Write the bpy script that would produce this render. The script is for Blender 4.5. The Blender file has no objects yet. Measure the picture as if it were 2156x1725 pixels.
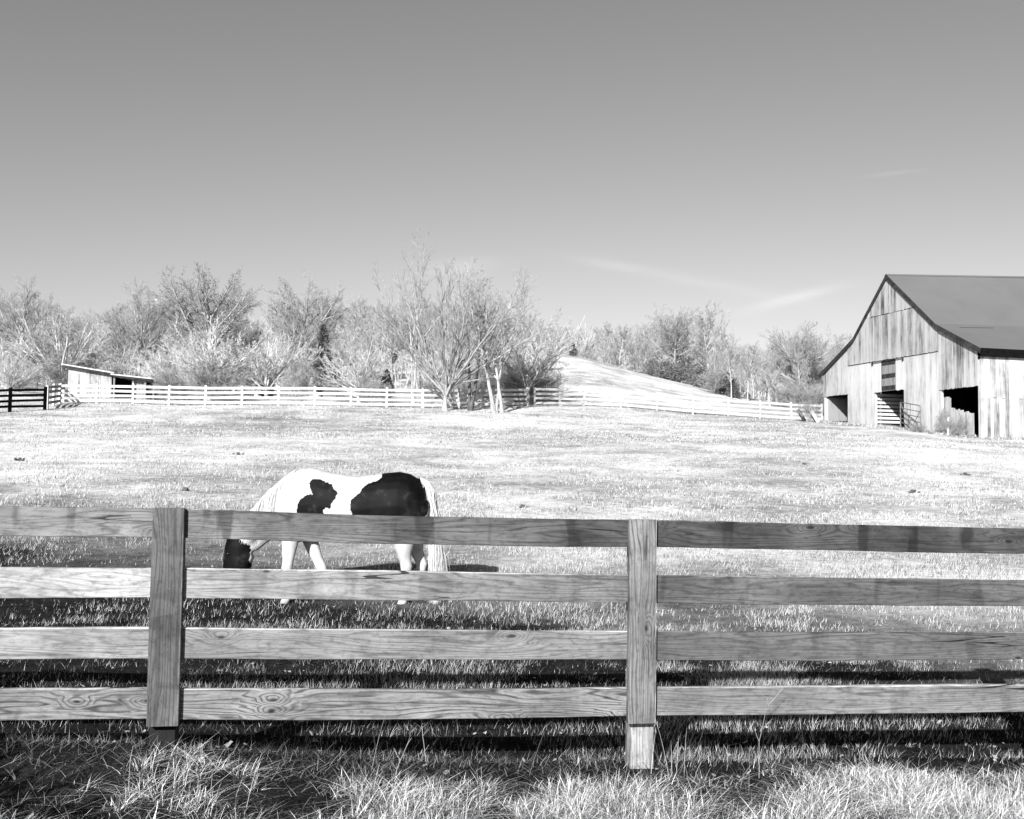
import bpy, bmesh, math, random
import numpy as np
from mathutils import Vector, Matrix
C = bpy.context.scene
col = C.collection
rng = np.random.default_rng(7)
random.seed(5)
# ------------------------------------------------------------------ camera
FP, CX, CY, EYE = 2200.0, 1078.0, 862.5, 1.57       # focal length and centre in pixels of a 2156 wide picture
pit = math.atan(127.5 / FP); rho = 0.014
fw = Vector((0, math.cos(pit), math.sin(pit))); R0 = Vector((1, 0, 0)); U0 = R0.cross(fw)
rt = R0 * math.cos(rho) + U0 * math.sin(rho); up = U0 * math.cos(rho) - R0 * math.sin(rho)
cam = bpy.data.cameras.new('camera'); co = bpy.data.objects.new('camera', cam); col.objects.link(co)
M = Matrix(((rt.x, up.x, -fw.x, 0), (rt.y, up.y, -fw.y, 0), (rt.z, up.z, -fw.z, EYE), (0, 0, 0, 1)))
co.matrix_world = M
cam.sensor_fit = 'HORIZONTAL'; cam.sensor_width = 36; cam.lens = 36 * FP / 2156
cam.clip_start = 0.1; cam.clip_end = 5000
C.camera = co
# ------------------------------------------------------------------ light
SUN_EL, SUN_TH = 24.3, 17.0                          # sun behind the camera, to the left
EXPOSURE = 1.33
sh = (-math.sin(math.radians(SUN_TH)), -math.cos(math.radians(SUN_TH)))
sv = Vector((sh[0] * math.cos(math.radians(SUN_EL)), sh[1] * math.cos(math.radians(SUN_EL)), math.sin(math.radians(SUN_EL))))
sl = bpy.data.lights.new('sun', 'SUN'); sl.energy = 5.0; sl.angle = math.radians(0.5); sl.color = (1.0, 1.0, 1.0)
so = bpy.data.objects.new('sun', sl); col.objects.link(so); so.rotation_euler = sv.to_track_quat('Z', 'Y').to_euler()
so.location = (-20, -40, 40)
W = bpy.data.worlds.new('World'); C.world = W; W.use_nodes = True
nt = W.node_tree; nt.nodes.clear()
def NN(t, kind, **kw):
    n = t.nodes.new(kind)
    for k, v in kw.items(): setattr(n, k, v)
    return n
wo = NN(nt, 'ShaderNodeOutputWorld'); bg = NN(nt, 'ShaderNodeBackground')
sky = NN(nt, 'ShaderNodeTexSky', sky_type='NISHITA'); sky.sun_disc = False
sky.sun_elevation = math.radians(SUN_EL); sky.sun_rotation = math.atan2(sh[0], sh[1])
sky.air_density = 1.0; sky.dust_density = 1.0; sky.ozone_density = 1.0
bw = NN(nt, 'ShaderNodeRGBToBW')
nt.links.new(sky.outputs[0], bw.inputs[0])
# thin wisps of cirrus, laid on the sky by direction: (azimuth, elevation, half length, half width, tilt, strength)
tc = NN(nt, 'ShaderNodeTexCoord'); sx = NN(nt, 'ShaderNodeSeparateXYZ'); nt.links.new(tc.outputs['Generated'], sx.inputs[0])
def wm(op, a, b=None, c=None, clamp=False):
    n = NN(nt, 'ShaderNodeMath', operation=op); n.use_clamp = clamp
    for i, v in enumerate((a, b, c)):
        if v is None: continue
        if isinstance(v, (int, float)): n.inputs[i].default_value = v
        else: nt.links.new(v, n.inputs[i])
    return n.outputs[0]
az = wm('ARCTAN2', sx.outputs[0], sx.outputs[1]); el = wm('ARCSINE', sx.outputs[2])
mp = NN(nt, 'ShaderNodeMapping'); mp.inputs['Scale'].default_value = (6, 6, 34); mp.inputs['Rotation'].default_value = (0, 0.15, 0)
nt.links.new(tc.outputs['Generated'], mp.inputs[0])
cn = NN(nt, 'ShaderNodeTexNoise'); cn.inputs['Scale'].default_value = 2.2; cn.inputs['Detail'].default_value = 6; nt.links.new(mp.outputs[0], cn.inputs['Vector'])
cl = None
for (ca, ce, ln, wd, ti, st) in [(0.264, 0.162, 0.042, 0.0055, 0.22, .17), (0.095, 0.197, 0.04, 0.005, -0.13, .065), (0.17, 0.180, 0.10, 0.006, -0.20, .07),
                                 (-0.055, 0.192, 0.04, 0.009, 0.12, .14), (0.352, 0.268, 0.024, 0.0026, 0.02, .10)]:
    da = wm('SUBTRACT', az, ca); de = wm('SUBTRACT', el, ce)
    uu = wm('ADD', wm('MULTIPLY', da, math.cos(ti)), wm('MULTIPLY', de, math.sin(ti)))
    vv = wm('SUBTRACT', wm('MULTIPLY', de, math.cos(ti)), wm('MULTIPLY', da, math.sin(ti)))
    vv = wm('ADD', vv, wm('MULTIPLY', wm('SUBTRACT', cn.outputs[0], 0.5), 0.010))
    q = wm('ADD', wm('POWER', wm('ABSOLUTE', wm('DIVIDE', uu, ln)), 2.0), wm('POWER', wm('ABSOLUTE', wm('DIVIDE', vv, wd)), 2.0))
    g = wm('MULTIPLY', wm('EXPONENT', wm('MULTIPLY', q, -1.2)), st)
    cl = g if cl is None else wm('ADD', cl, g)
cl = wm('MULTIPLY', cl, wm('MULTIPLY_ADD', cn.outputs[0], 1.2, 0.35))
SKY_GAIN = 1.0
skyb = wm('MULTIPLY', wm('POWER', wm('DIVIDE', bw.outputs[0], 4.6), 1.16), 4.6)
skyv = wm('MULTIPLY', skyb, wm('ADD', cl, SKY_GAIN))
nt.links.new(skyv, bg.inputs[0]); bg.inputs[1].default_value = 0.05
nt.links.new(bg.outputs[0], wo.inputs[0])
C.view_settings.view_transform = 'Standard'; C.view_settings.look = 'None'
C.view_settings.exposure = EXPOSURE; C.view_settings.gamma = 1.0
# ------------------------------------------------------------------ helpers
def tag(o, label=None, cat=None, group=None, kind=None):
    if label: o['label'] = label
    if cat: o['category'] = cat
    if group: o['group'] = group
    if kind: o['kind'] = kind
    return o
def empty(name, loc=(0, 0, 0), rz=0.0, label=None, cat=None, group=None):
    o = bpy.data.objects.new(name, None); col.objects.link(o); o.location = loc; o.rotation_euler = (0, 0, rz)
    o.empty_display_size = .2
    return tag(o, label, cat, group)
def meshf(name, V, Q=None, T=None, mat=None, smooth=False):
    V = np.asarray(V, dtype=np.float32).reshape(-1, 3)
    Q = np.zeros((0, 4), int) if Q is None or len(Q) == 0 else np.asarray(Q).reshape(-1, 4)
    T = np.zeros((0, 3), int) if T is None or len(T) == 0 else np.asarray(T).reshape(-1, 3)
    me = bpy.data.meshes.new(name)
    me.vertices.add(len(V)); me.vertices.foreach_set('co', V.ravel())
    nl = Q.size + T.size
    me.loops.add(nl); me.loops.foreach_set('vertex_index', np.concatenate([Q.ravel(), T.ravel()]).astype(np.int32))
    me.polygons.add(len(Q) + len(T))
    st = np.concatenate([np.arange(len(Q)) * 4, Q.size + np.arange(len(T)) * 3]).astype(np.int32)
    me.polygons.foreach_set('loop_start', st)
    me.update(calc_edges=True); me.validate()
    me.polygons.foreach_set('use_smooth', np.full(len(me.polygons), bool(smooth)))
    if mat: me.materials.append(mat)
    return me
def link(name, me, parent=None, loc=None, mat=None):
    o = bpy.data.objects.new(name, me); col.objects.link(o)
    if parent is not None: o.parent = parent
    if loc is not None: o.location = loc
    return o
class MB:                                            # collects pieces that belong to ONE part
    def __init__(s): s.V = []; s.Q = []; s.T = []; s.n = 0
    def add(s, V, Q=None, T=None):
        V = np.asarray(V, float).reshape(-1, 3); s.V.append(V)
        if Q is not None and len(Q): s.Q.append(np.asarray(Q) + s.n)
        if T is not None and len(T): s.T.append(np.asarray(T) + s.n)
        s.n += len(V)
    def box(s, x0, x1, y0, y1, z0, z1, top=None, bot=None):
        # top / bot may be (z at y0, z at y1)
        t0, t1 = (z1, z1) if top is None else top
        b0, b1 = (z0, z0) if bot is None else bot
        V = [(x0, y0, b0), (x1, y0, b0), (x1, y1, b1), (x0, y1, b1), (x0, y0, t0), (x1, y0, t0), (x1, y1, t1), (x0, y1, t1)]
        s.add(V, [(0, 3, 2, 1), (4, 5, 6, 7), (0, 1, 5, 4), (1, 2, 6, 5), (2, 3, 7, 6), (3, 0, 4, 7)])
    def bar(s, a, b, w, h, upv=(0, 0, 1)):
        a = np.array(a, float); b = np.array(b, float); d = b - a; d /= np.linalg.norm(d)
        u = np.array(upv, float); sd = np.cross(d, u)
        if np.linalg.norm(sd) < 1e-3: sd = np.cross(d, (1, 0, 0))
        sd /= np.linalg.norm(sd); u = np.cross(sd, d)
        V = [p + sd * sx_ * w / 2 + u * sz * h / 2 for p in (a, b) for sx_, sz in ((-1, -1), (1, -1), (1, 1), (-1, 1))]
        s.add(V, [(0, 1, 2, 3), (7, 6, 5, 4), (0, 4, 5, 1), (1, 5, 6, 2), (2, 6, 7, 3), (3, 7, 4, 0)])
    def tube(s, P, r, n=6, cap=True):
        P = np.array(P, float); K = len(P); r = np.broadcast_to(np.asarray(r, float), (K,))
        V, Q = tubes(P[None], r[None], n)
        s.add(V, Q)
        if cap:
            for k, rev in ((0, 1), (K - 1, 0)):
                c = len(V); base = k * n
                idx = [(base + i, base + (i + 1) % n) for i in range(n)]
                s.V.append(P[k][None]); ci = s.n; off = s.n - len(V)
                s.T.append(np.array([((a + off, b + off, ci) if not rev else (b + off, a + off, ci)) for a, b in idx])); s.n += 1; 
                V = np.vstack([V, P[k][None]])
    def build(s, name, mat, parent=None, smooth=False, loc=None):
        me = meshf(name, np.vstack(s.V), np.vstack(s.Q) if s.Q else None, np.vstack(s.T) if s.T else None, mat, smooth)
        return link(name, me, parent, loc)
def tubes(P, Rr, n):
    # P [N,K,3], Rr [N,K] -> verts, quads for all tubes at once
    N, K, _ = P.shape
    T = np.gradient(P, axis=1); T /= np.linalg.norm(T, axis=2, keepdims=True) + 1e-9
    m = T.mean(axis=1); m /= np.linalg.norm(m, axis=1, keepdims=True) + 1e-9
    ref = np.where(np.abs(m[:, 2:3]) > .8, np.array([[1., .13, 0]]), np.array([[0, 0, 1.]]))
    ref = np.repeat(ref[:, None, :], K, axis=1)
    A = np.cross(T, ref); A /= np.linalg.norm(A, axis=2, keepdims=True) + 1e-9
    B = np.cross(T, A)
    ang = np.arange(n) * 2 * math.pi / n
    V = P[:, :, None, :] + Rr[:, :, None, None] * (np.cos(ang)[None, None, :, None] * A[:, :, None, :] + np.sin(ang)[None, None, :, None] * B[:, :, None, :])
    i = np.arange(N)[:, None, None] * K * n; k = np.arange(K - 1)[None, :, None] * n; a = np.arange(n)[None, None, :]; a2 = (a + 1) % n
    Q = np.stack([i + k + a, i + k + a2, i + k + n + a2, i + k + n + a], axis=-1).reshape(-1, 4)
    return V.reshape(-1, 3), Q
# value noise in numpy
_tab = np.random.default_rng(3).random((256, 256))
def vnoise(x, y):
    x = np.asarray(x, float); y = np.asarray(y, float)
    xi = np.floor(x).astype(int); yi = np.floor(y).astype(int); fx = x - xi; fy = y - yi
    fx = fx * fx * (3 - 2 * fx); fy = fy * fy * (3 - 2 * fy)
    g = lambda a, b: _tab[a & 255, b & 255]
    return (g(xi, yi) * (1 - fx) + g(xi + 1, yi) * fx) * (1 - fy) + (g(xi, yi + 1) * (1 - fx) + g(xi + 1, yi + 1) * fx) * fy
def fbm(x, y, o=4):
    s = 0; a = .5; 
    for i in range(o): s = s + a * vnoise(x * 2 ** i + i * 17.3, y * 2 ** i + i * 9.1); a *= .5
    return s / (1 - .5 ** o)
def sstep(a, b, x):
    t = np.clip((x - a) / (b - a), 0, 1); return t * t * (3 - 2 * t)
# ------------------------------------------------------------------ terrain height: by bearing (x/y) and distance
_D = np.array([4, 6, 8, 11.5, 16, 30, 50, 66, 76, 85, 110, 150, 220, 400, 900.])
_P = np.array([-900, -200, 300, 900, 1150, 1240, 1330, 1430, 1550, 1700, 1830, 2065, 2600, 3400.])
_Z = np.array([
 #  4    6    8   11.5  16   30   50   66   76    85   110  150  220  400  900
 [.25, .25, .25, .30, .60, 1.9, 3.7, 5.6, 7.4, 9.0, 13., 17., 22., 30, 30],
 [.18, .16, .12, .18, .50, 1.75, 3.55, 5.5, 6.9, 8.3, 10.5, 14., 20., 28, 28],
 [.14, .12, .08, .13, .45, 1.7, 3.5, 5.5, 6.3, 7.0, 8.8, 12.5, 21., 30, 30],
 [.03, .02, .02, .09, .42, 1.6, 3.4, 5.5, 6.3, 7.0, 9.5, 13., 26., 33, 33],
 [.0, .0, .02, .09, .42, 1.6, 3.4, 5.4, 6.9, 8.9, 14.3, 12.0, 23., 30, 30],
 [.0, .0, .01, .09, .42, 1.6, 3.4, 5.25, 6.9, 8.8, 13.9, 11.5, 21., 28, 28],
 [.0, .0, .01, .09, .42, 1.6, 3.4, 5.1, 6.7, 8.4, 12.5, 11.0, 19., 27, 27],
 [.0, .0, .01, .09, .42, 1.6, 3.4, 4.95, 6.3, 7.8, 11.3, 10.5, 18., 26, 26],
 [-.02, -.02, .01, .09, .42, 1.6, 3.45, 4.85, 5.8, 7.0, 9.9, 10., 17., 25, 25],
 [-.02, -.02, .01, .09, .40, 1.55, 3.5, 5.0, 5.3, 6.1, 8.5, 9., 16., 24, 24],
 [-.03, -.03, .0, .09, .40, 1.55, 3.45, 5.0, 5.3, 5.7, 7.5, 8.5, 15., 23, 23],
 [-.05, -.05, .0, .08, .38, 1.5, 3.35, 4.9, 5.3, 5.7, 7.0, 8., 14., 22, 22],
 [-.06, -.06, .0, .08, .35, 1.45, 3.2, 4.7, 5.2, 5.6, 6.5, 8., 13., 20, 20],
 [-.06, -.06, .0, .08, .35, 1.45, 3.1, 4.6, 5.1, 5.6, 6.5, 8., 13., 20, 20]])
_lg = np.linspace(math.log(4), math.log(900), 260); _pc = np.linspace(-900, 3400, 216)
_t1 = np.array([np.interp(_lg, np.log(_D), z) for z in _Z])
_G = np.array([np.interp(_pc, _P, _t1[:, j]) for j in range(len(_lg))]).T
def _blur(a, w, ax):
    k = np.hanning(w + 2)[1:-1]; k /= k.sum(); pad = [(0, 0), (0, 0)]; pad[ax] = (w // 2, w // 2)
    b = np.pad(a, pad, mode='edge'); return np.apply_along_axis(lambda v: np.convolve(v, k, 'valid'), ax, b)
_G = _blur(_blur(_G, 9, 1), 7, 0)
def ground_z(x, y):
    x = np.asarray(x, float); y = np.asarray(y, float); yy = np.maximum(y, 4.0)
    pc = np.clip(x / yy, -.9, 1.05) * FP + CX; ld = np.log(np.clip(yy, 4, 899))
    i = np.clip((pc + 900) / (_pc[1] - _pc[0]), 0, 214.999); j = np.clip((ld - _lg[0]) / (_lg[1] - _lg[0]), 0, 258.999)
    a = i.astype(int); b = j.astype(int); fi = i - a; fj = j - b
    z = (_G[a, b] * (1 - fi) + _G[a + 1, b] * fi) * (1 - fj) + (_G[a, b + 1] * (1 - fi) + _G[a + 1, b + 1] * fi) * fj
    z = z * sstep(-8, 4, y) if np.any(y < 4) else z
    df = y - 5.5 - .153 * x; z = z - .085 * sstep(.1, .6, df) * (1 - sstep(1.2, 4.5, df))
    z = z + .10 * np.exp(-((x + 1.85) ** 2 / 1.3 + (y - 4.95) ** 2 / .22))
    return z + (vnoise(x * .9, y * .9) - .5) * .05 * sstep(3, 12, y) + (vnoise(x * .25 + 7, y * .25) - .5) * .12 * sstep(12, 30, y)
def gz(x, y): return float(ground_z(np.array([x]), np.array([y]))[0])
def at(px, d):                                        # a point on the ground at bearing px and distance d
    x = (px - CX) / FP * d; return x, d, gz(x, d)
def ztop(px, py, d): return EYE + (990 + rho * (px - CX) - py) * d / FP
# ------------------------------------------------------------------ materials (a black and white place: greys only)
def mat(name):
    m = bpy.data.materials.new(name); m.use_nodes = True; t = m.node_tree; t.nodes.clear()
    o = NN(t, 'ShaderNodeOutputMaterial'); p = NN(t, 'ShaderNodeBsdfPrincipled'); t.links.new(p.outputs[0], o.inputs[0])
    p.inputs['Roughness'].default_value = .85; p.inputs['Specular IOR Level'].default_value = .2
    return m, t, p
class G:                                              # small node-maths helper
    def __init__(s, t): s.t = t
    def m(s, op, a, b=None, c=None, clamp=False):
        n = NN(s.t, 'ShaderNodeMath', operation=op); n.use_clamp = clamp
        for i, v in enumerate((a, b, c)):
            if v is None: continue
            if isinstance(v, (int, float)): n.inputs[i].default_value = v
            else: s.t.links.new(v, n.inputs[i])
        return n.outputs[0]
    def coord(s, kind='Object', scale=(1, 1, 1), off=None):
        tc = NN(s.t, 'ShaderNodeTexCoord'); mp = NN(s.t, 'ShaderNodeMapping'); mp.inputs['Scale'].default_value = scale
        src = tc.outputs[kind]
        if off is not None:
            va = NN(s.t, 'ShaderNodeVectorMath', operation='ADD'); s.t.links.new(src, va.inputs[0]); s.t.links.new(off, va.inputs[1]); src = va.outputs[0]
        s.t.links.new(src, mp.inputs[0]); return mp.outputs[0]
    def noise(s, vec, scale=1, detail=4, rough=.55, dist=0):
        n = NN(s.t, 'ShaderNodeTexNoise'); n.inputs['Scale'].default_value = scale; n.inputs['Detail'].default_value = detail
        n.inputs['Roughness'].default_value = rough; n.inputs['Distortion'].default_value = dist
        s.t.links.new(vec, n.inputs['Vector']); return n.outputs[0]
    def ramp(s, v, stops, interp='LINEAR'):
        r = NN(s.t, 'ShaderNodeValToRGB'); r.color_ramp.interpolation = interp; e = r.color_ramp.elements
        while len(e) < len(stops): e.new(.5)
        for q, (p, c) in zip(e, stops): q.position = p; q.color = (c, c, c, 1)
        s.t.links.new(v, r.inputs[0]); return r.outputs[0]
    def bump(s, h, p, strength=.4, dist=.01):
        b = NN(s.t, 'ShaderNodeBump'); b.inputs['Strength'].default_value = strength; b.inputs['Distance'].default_value = dist
        s.t.links.new(h, b.inputs['Height']); s.t.links.new(b.outputs[0], p.inputs['Normal'])
    def island(s): return NN(s.t, 'ShaderNodeNewGeometry').outputs['Random Per Island']
    def out(s, v, p): s.t.links.new(v, p.inputs['Base Color'])
def m_pine(name):
    # fresh sawn pine: growth rings cut lengthwise, knots, fibre, water stains; lengthwise = local X, tone from the object's colour
    m, t, p = mat(name); g = G(t)
    oi = NN(t, 'ShaderNodeObjectInfo'); cb = NN(t, 'ShaderNodeCombineXYZ')
    t.links.new(g.m('MULTIPLY', oi.outputs['Random'], 91.0), cb.inputs[0]); t.links.new(g.m('MULTIPLY', oi.outputs['Random'], 17.0), cb.inputs[2])
    off = cb.outputs[0]
    low = g.noise(g.coord('Object', (.55, 2, 6.0), off), 1, 3, .5)
    tc = NN(t, 'ShaderNodeTexCoord'); sp = NN(t, 'ShaderNodeSeparateXYZ'); t.links.new(tc.outputs['Object'], sp.inputs[0])
    vor = NN(t, 'ShaderNodeTexVoronoi'); vor.inputs['Scale'].default_value = 1.0; vor.inputs['Randomness'].default_value = 1
    vor.voronoi_dimensions = '2D'; s2 = NN(t, 'ShaderNodeSeparateXYZ'); t.links.new(g.coord('Object', (3.4, 1, 8.5), off), s2.inputs[0]); c2 = NN(t, 'ShaderNodeCombineXYZ')
    t.links.new(s2.outputs[0], c2.inputs[0]); t.links.new(s2.outputs[2], c2.inputs[1]); t.links.new(c2.outputs[0], vor.inputs['Vector'])
    kn = g.ramp(vor.outputs['Distance'], [(0.0, 1), (.10, .85), (.32, .25), (.62, 0)])
    knd = g.ramp(vor.outputs['Distance'], [(0.0, 1), (.045, .9), (.075, .2), (.13, 0)])
    keep = NN(t, 'ShaderNodeSeparateColor'); t.links.new(vor.outputs['Color'], keep.inputs[0])
    on = g.m('GREATER_THAN', keep.outputs[0], .84)
    kn = g.m('MULTIPLY', kn, on); knd = g.m('MULTIPLY', knd, on)
    f = g.m('ADD', g.m('MULTIPLY', low, 17.0), g.m('MULTIPLY', kn, 4.5))
    f = g.m('ADD', f, g.m('MULTIPLY', sp.outputs[2], 42.0))
    band = g.m('MULTIPLY_ADD', g.m('SINE', g.m('MULTIPLY', f, 6.283)), .5, .5)
    band = g.m('POWER', band, 3.0)
    wob = g.noise(g.coord('Object', (2.2, 4, 16), off), 1, 4, .6)
    f2 = g.m('ADD', g.m('MULTIPLY', wob, 3.0), g.m('MULTIPLY', f, 2.3)); band = g.m('ADD', g.m('MULTIPLY', band, .75), g.m('MULTIPLY', g.m('MULTIPLY_ADD', g.m('SINE', g.m('MULTIPLY', f2, 6.283)), .5, .5), .28))
    broad = g.noise(g.coord('Object', (1.1, 1, 3.0), off), 1.7, 3, .5)
    fib = g.noise(g.coord('Object', (7, 60, 260), off), 1, 3, .6)
    stain = g.ramp(g.noise(g.coord('Object', (1.3, 1, .8), off), 1.6, 3, .55, .4), [(.38, 0), (.62, 1)])
    streak = g.ramp(g.noise(g.coord('Object', (1.2, 5, 26), off), 1.3, 4, .6), [(.55, 0), (.72, 1)])
    blot = g.ramp(g.noise(g.coord('Object', (3.4, 3, .9), off), 1.5, 3, .5), [(.58, 0), (.63, 1)])
    cs = NN(t, 'ShaderNodeSeparateColor'); t.links.new(oi.outputs['Color'], cs.inputs[0]); grad = g.m('SUBTRACT', 1.0, g.m('MULTIPLY', oi.outputs['Alpha'], g.m('MULTIPLY', sp.outputs[0], .42)))
    base = cs.outputs[0]; stn = cs.outputs[1]; grn = cs.outputs[2]
    v = g.m('SUBTRACT', 1.0, g.m('MULTIPLY', g.m('MULTIPLY', band, grn), g.m('MULTIPLY_ADD', broad, .9, .15)))
    v = g.m('MULTIPLY', v, g.m('MULTIPLY_ADD', fib, .5, .75))
    v = g.m('MULTIPLY', v, g.m('MULTIPLY_ADD', broad, 1.3, .35)); v = g.m('MULTIPLY', v, g.m('MULTIPLY_ADD', wob, .8, .6))
    v = g.m('MULTIPLY', v, g.m('SUBTRACT', 1.0, g.m('MULTIPLY', g.m('MULTIPLY', stain, stn), .55)))
    v = g.m('MULTIPLY', v, g.m('SUBTRACT', 1.0, g.m('MULTIPLY', g.m('MULTIPLY', blot, stn), .6)))
    v = g.m('MULTIPLY', v, g.m('SUBTRACT', 1.0, g.m('MULTIPLY', streak, .62)))
    v = g.m('MULTIPLY', v, g.m('SUBTRACT', 1.0, g.m('MULTIPLY', knd, .85)))
    ck = g.noise(g.coord('Object', (.28, 3, 15), off), 1, 1, .5)
    ckm = g.ramp(g.noise(g.coord('Object', (1.1, 2, 3), off), 1.1, 2, .5), [(.50, 0), (.58, 1)])
    crack = g.m('MULTIPLY', g.m('LESS_THAN', g.m('ABSOLUTE', g.m('SUBTRACT', ck, .5)), .0045), ckm)
    v = g.m('MULTIPLY', v, g.m('SUBTRACT', 1.0, g.m('MULTIPLY', crack, .88)))
    spk = g.ramp(g.noise(g.coord('Object', (26, 26, 60), off), 1, 4, .65), [(.30, .62), (.52, 1.06)])
    v = g.m('MULTIPLY', g.m('MULTIPLY', v, spk), grad)
    v = g.m('MULTIPLY', v, base)
    v = g.m('MULTIPLY', v, g.m('MULTIPLY_ADD', g.m('GREATER_THAN', sp.outputs[2], .0700), 1.3, 1.0))  # lighter top edge: the sun highlight along the rails put into the colour
    g.out(v, p); p.inputs['Roughness'].default_value = .75
    g.bump(g.m('ADD', g.m('MULTIPLY', fib, .5), g.m('MULTIPLY', band, .4)), p, .35, .003)
    return m
def m_boards(name, lo, hi, axis='Z', stain=.5):
    # weathered vertical boards: tone per board, run-off streaks along the board
    m, t, p = mat(name); g = G(t); isl = g.island()
    sc = {'Z': (.04, .04, .55), 'X': (.55, .04, .04), 'Y': (.04, .55, .04)}[axis]; sc2 = {'Z': (60, 60, 2.0), 'X': (2, 60, 60), 'Y': (60, 2, 60)}[axis]
    cb = NN(t, 'ShaderNodeCombineXYZ'); t.links.new(g.m('MULTIPLY', isl, 31.0), cb.inputs[0]); t.links.new(g.m('MULTIPLY', isl, 57.0), cb.inputs[2])
    n1 = g.noise(g.coord('Object', sc, cb.outputs[0]), 1, 5, .62); n2 = g.noise(g.coord('Object', sc2), 1, 3, .6)
    n3 = g.noise(g.coord('Object', (.35, .35, .35)), 1, 3, .6)
    n4 = g.noise(g.coord('Object', tuple(22 if q < .1 else 1.1 for q in sc)), 1, 4, .6)
    n5 = g.noise(g.coord('Object', tuple(.8 if q < .1 else .25 for q in sc)), 1, 3, .6)
    v = g.m('ADD', g.m('MULTIPLY', isl, .17), g.m('ADD', g.m('MULTIPLY', n1, .44), g.m('ADD', g.m('MULTIPLY', n5, .20), g.m('MULTIPLY', n4, .37)))); v = g.m('ADD', v, g.m('MULTIPLY', g.m('SUBTRACT', n3, .5), stain))
    c = g.ramp(v, [(.40, lo), (.50, lo + (hi - lo) * .42), (.58, lo + (hi - lo) * .78), (.68, hi)])
    c = g.m('MULTIPLY', c, g.m('MULTIPLY_ADD', n2, .4, .8))
    g.out(c, p); g.bump(n2, p, .3, .01); return m
def m_plain(name, lo, hi, scale=3, rough=.85, bump=.2, spec=.2, metal=0):
    m, t, p = mat(name); g = G(t); n = g.noise(g.coord('Object'), scale, 5, .6)
    g.out(g.ramp(n, [(.3, lo), (.7, hi)]), p); p.inputs['Roughness'].default_value = rough; p.inputs['Specular IOR Level'].default_value = spec; p.inputs['Metallic'].default_value = metal
    if bump: g.bump(n, p, bump, .02)
    return m
def m_leafy(name, lo, hi, trans=.25, stops=None):
    # thin leaf or blade: tone per leaf, some light through
    m, t, p = mat(name); g = G(t); isl = g.island()
    n = g.noise(g.coord('Object'), .8, 3, .6)
    v = g.m('ADD', g.m('MULTIPLY', isl, .65), g.m('MULTIPLY', n, .45))
    c = g.ramp(v, stops or [(.12, lo), (.85, hi)]); g.out(c, p)
    tr = NN(t, 'ShaderNodeBsdfTranslucent'); t.links.new(c, tr.inputs[0]); mx = NN(t, 'ShaderNodeMixShader'); mx.inputs[0].default_value = trans
    o = [n_ for n_ in t.nodes if n_.type == 'OUTPUT_MATERIAL'][0]
    t.links.new(p.outputs[0], mx.inputs[1]); t.links.new(tr.outputs[0], mx.inputs[2]); t.links.new(mx.outputs[0], o.inputs[0])
    return m
def m_bark(name, lo, hi):
    m, t, p = mat(name); g = G(t)
    n = g.noise(g.coord('Object', (3, 3, .8)), 1.5, 5, .65)
    g.out(g.ramp(n, [(.3, lo), (.65, hi)]), p); g.bump(n, p, .4, .03); return m
def m_ground():
    m, t, p = mat('winter_pasture'); g = G(t)
    tc = NN(t, 'ShaderNodeTexCoord'); sp = NN(t, 'ShaderNodeSeparateXYZ'); t.links.new(tc.outputs['Object'], sp.inputs[0])
    big = g.noise(g.coord('Object'), .09, 4, .6); mid = g.noise(g.coord('Object'), .55, 5, .62); fine = g.noise(g.coord('Object'), 5.0, 6, .72); tiny = g.noise(g.coord('Object'), 34, 4, .7)
    grass = g.m('ADD', g.m('MULTIPLY', big, .28), g.m('ADD', g.m('MULTIPLY', mid, .24), g.m('ADD', g.m('MULTIPLY', fine, .28), g.m('MULTIPLY', tiny, .20))))
    gc = g.ramp(grass, [(.39, .10), (.45, .23), (.50, .38), (.57, .58)])
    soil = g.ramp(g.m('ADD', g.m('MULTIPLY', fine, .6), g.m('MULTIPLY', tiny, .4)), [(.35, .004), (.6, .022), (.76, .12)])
    # bare, trodden soil along the road fence; its dark reach at left paints tree shade
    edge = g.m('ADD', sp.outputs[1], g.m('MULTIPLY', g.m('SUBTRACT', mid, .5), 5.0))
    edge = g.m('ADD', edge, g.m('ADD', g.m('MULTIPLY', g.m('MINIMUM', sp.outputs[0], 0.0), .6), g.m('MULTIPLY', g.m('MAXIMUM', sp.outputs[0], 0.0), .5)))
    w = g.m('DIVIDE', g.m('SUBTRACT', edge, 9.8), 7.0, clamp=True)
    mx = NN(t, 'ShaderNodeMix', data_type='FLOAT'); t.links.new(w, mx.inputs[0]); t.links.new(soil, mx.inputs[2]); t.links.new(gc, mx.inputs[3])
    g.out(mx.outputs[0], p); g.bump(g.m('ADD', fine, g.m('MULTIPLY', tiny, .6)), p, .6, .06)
    p.inputs['Roughness'].default_value = 1; p.inputs['Specular IOR Level'].default_value = 0
    return m
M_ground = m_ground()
M_pine = m_pine('sawn_pine')
M_barn = m_boards('weathered_boards', .045, .33)
M_barnu = m_boards('streaked_boards', .04, .29, stain=.3)
M_barnd = m_boards('grey_boards', .03, .18)
M_barnw = m_boards('pale_boards', .16, .38, stain=.3)
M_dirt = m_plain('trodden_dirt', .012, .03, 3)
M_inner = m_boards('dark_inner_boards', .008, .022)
M_roof = m_plain('sheet_metal', .086, .100, .35, .6, .05, .2)
M_barge = m_plain('old_barge_board', .006, .035, 4)
M_black = m_plain('black_stain_shade', .002, .006, 6, .95, .1, .03)  # black of the stained fence and horse; also the eave's painted shadow
M_farrail = m_boards('limed_rails', .20, .36, 'X', .1)
M_galv = m_plain('galvanised_tube', .06, .14, 6, .6, .05, .3)
M_blade = m_leafy('dry_grass', 0, 0, .3, [(.18, .015), (.45, .16), (.80, .62)])
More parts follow.
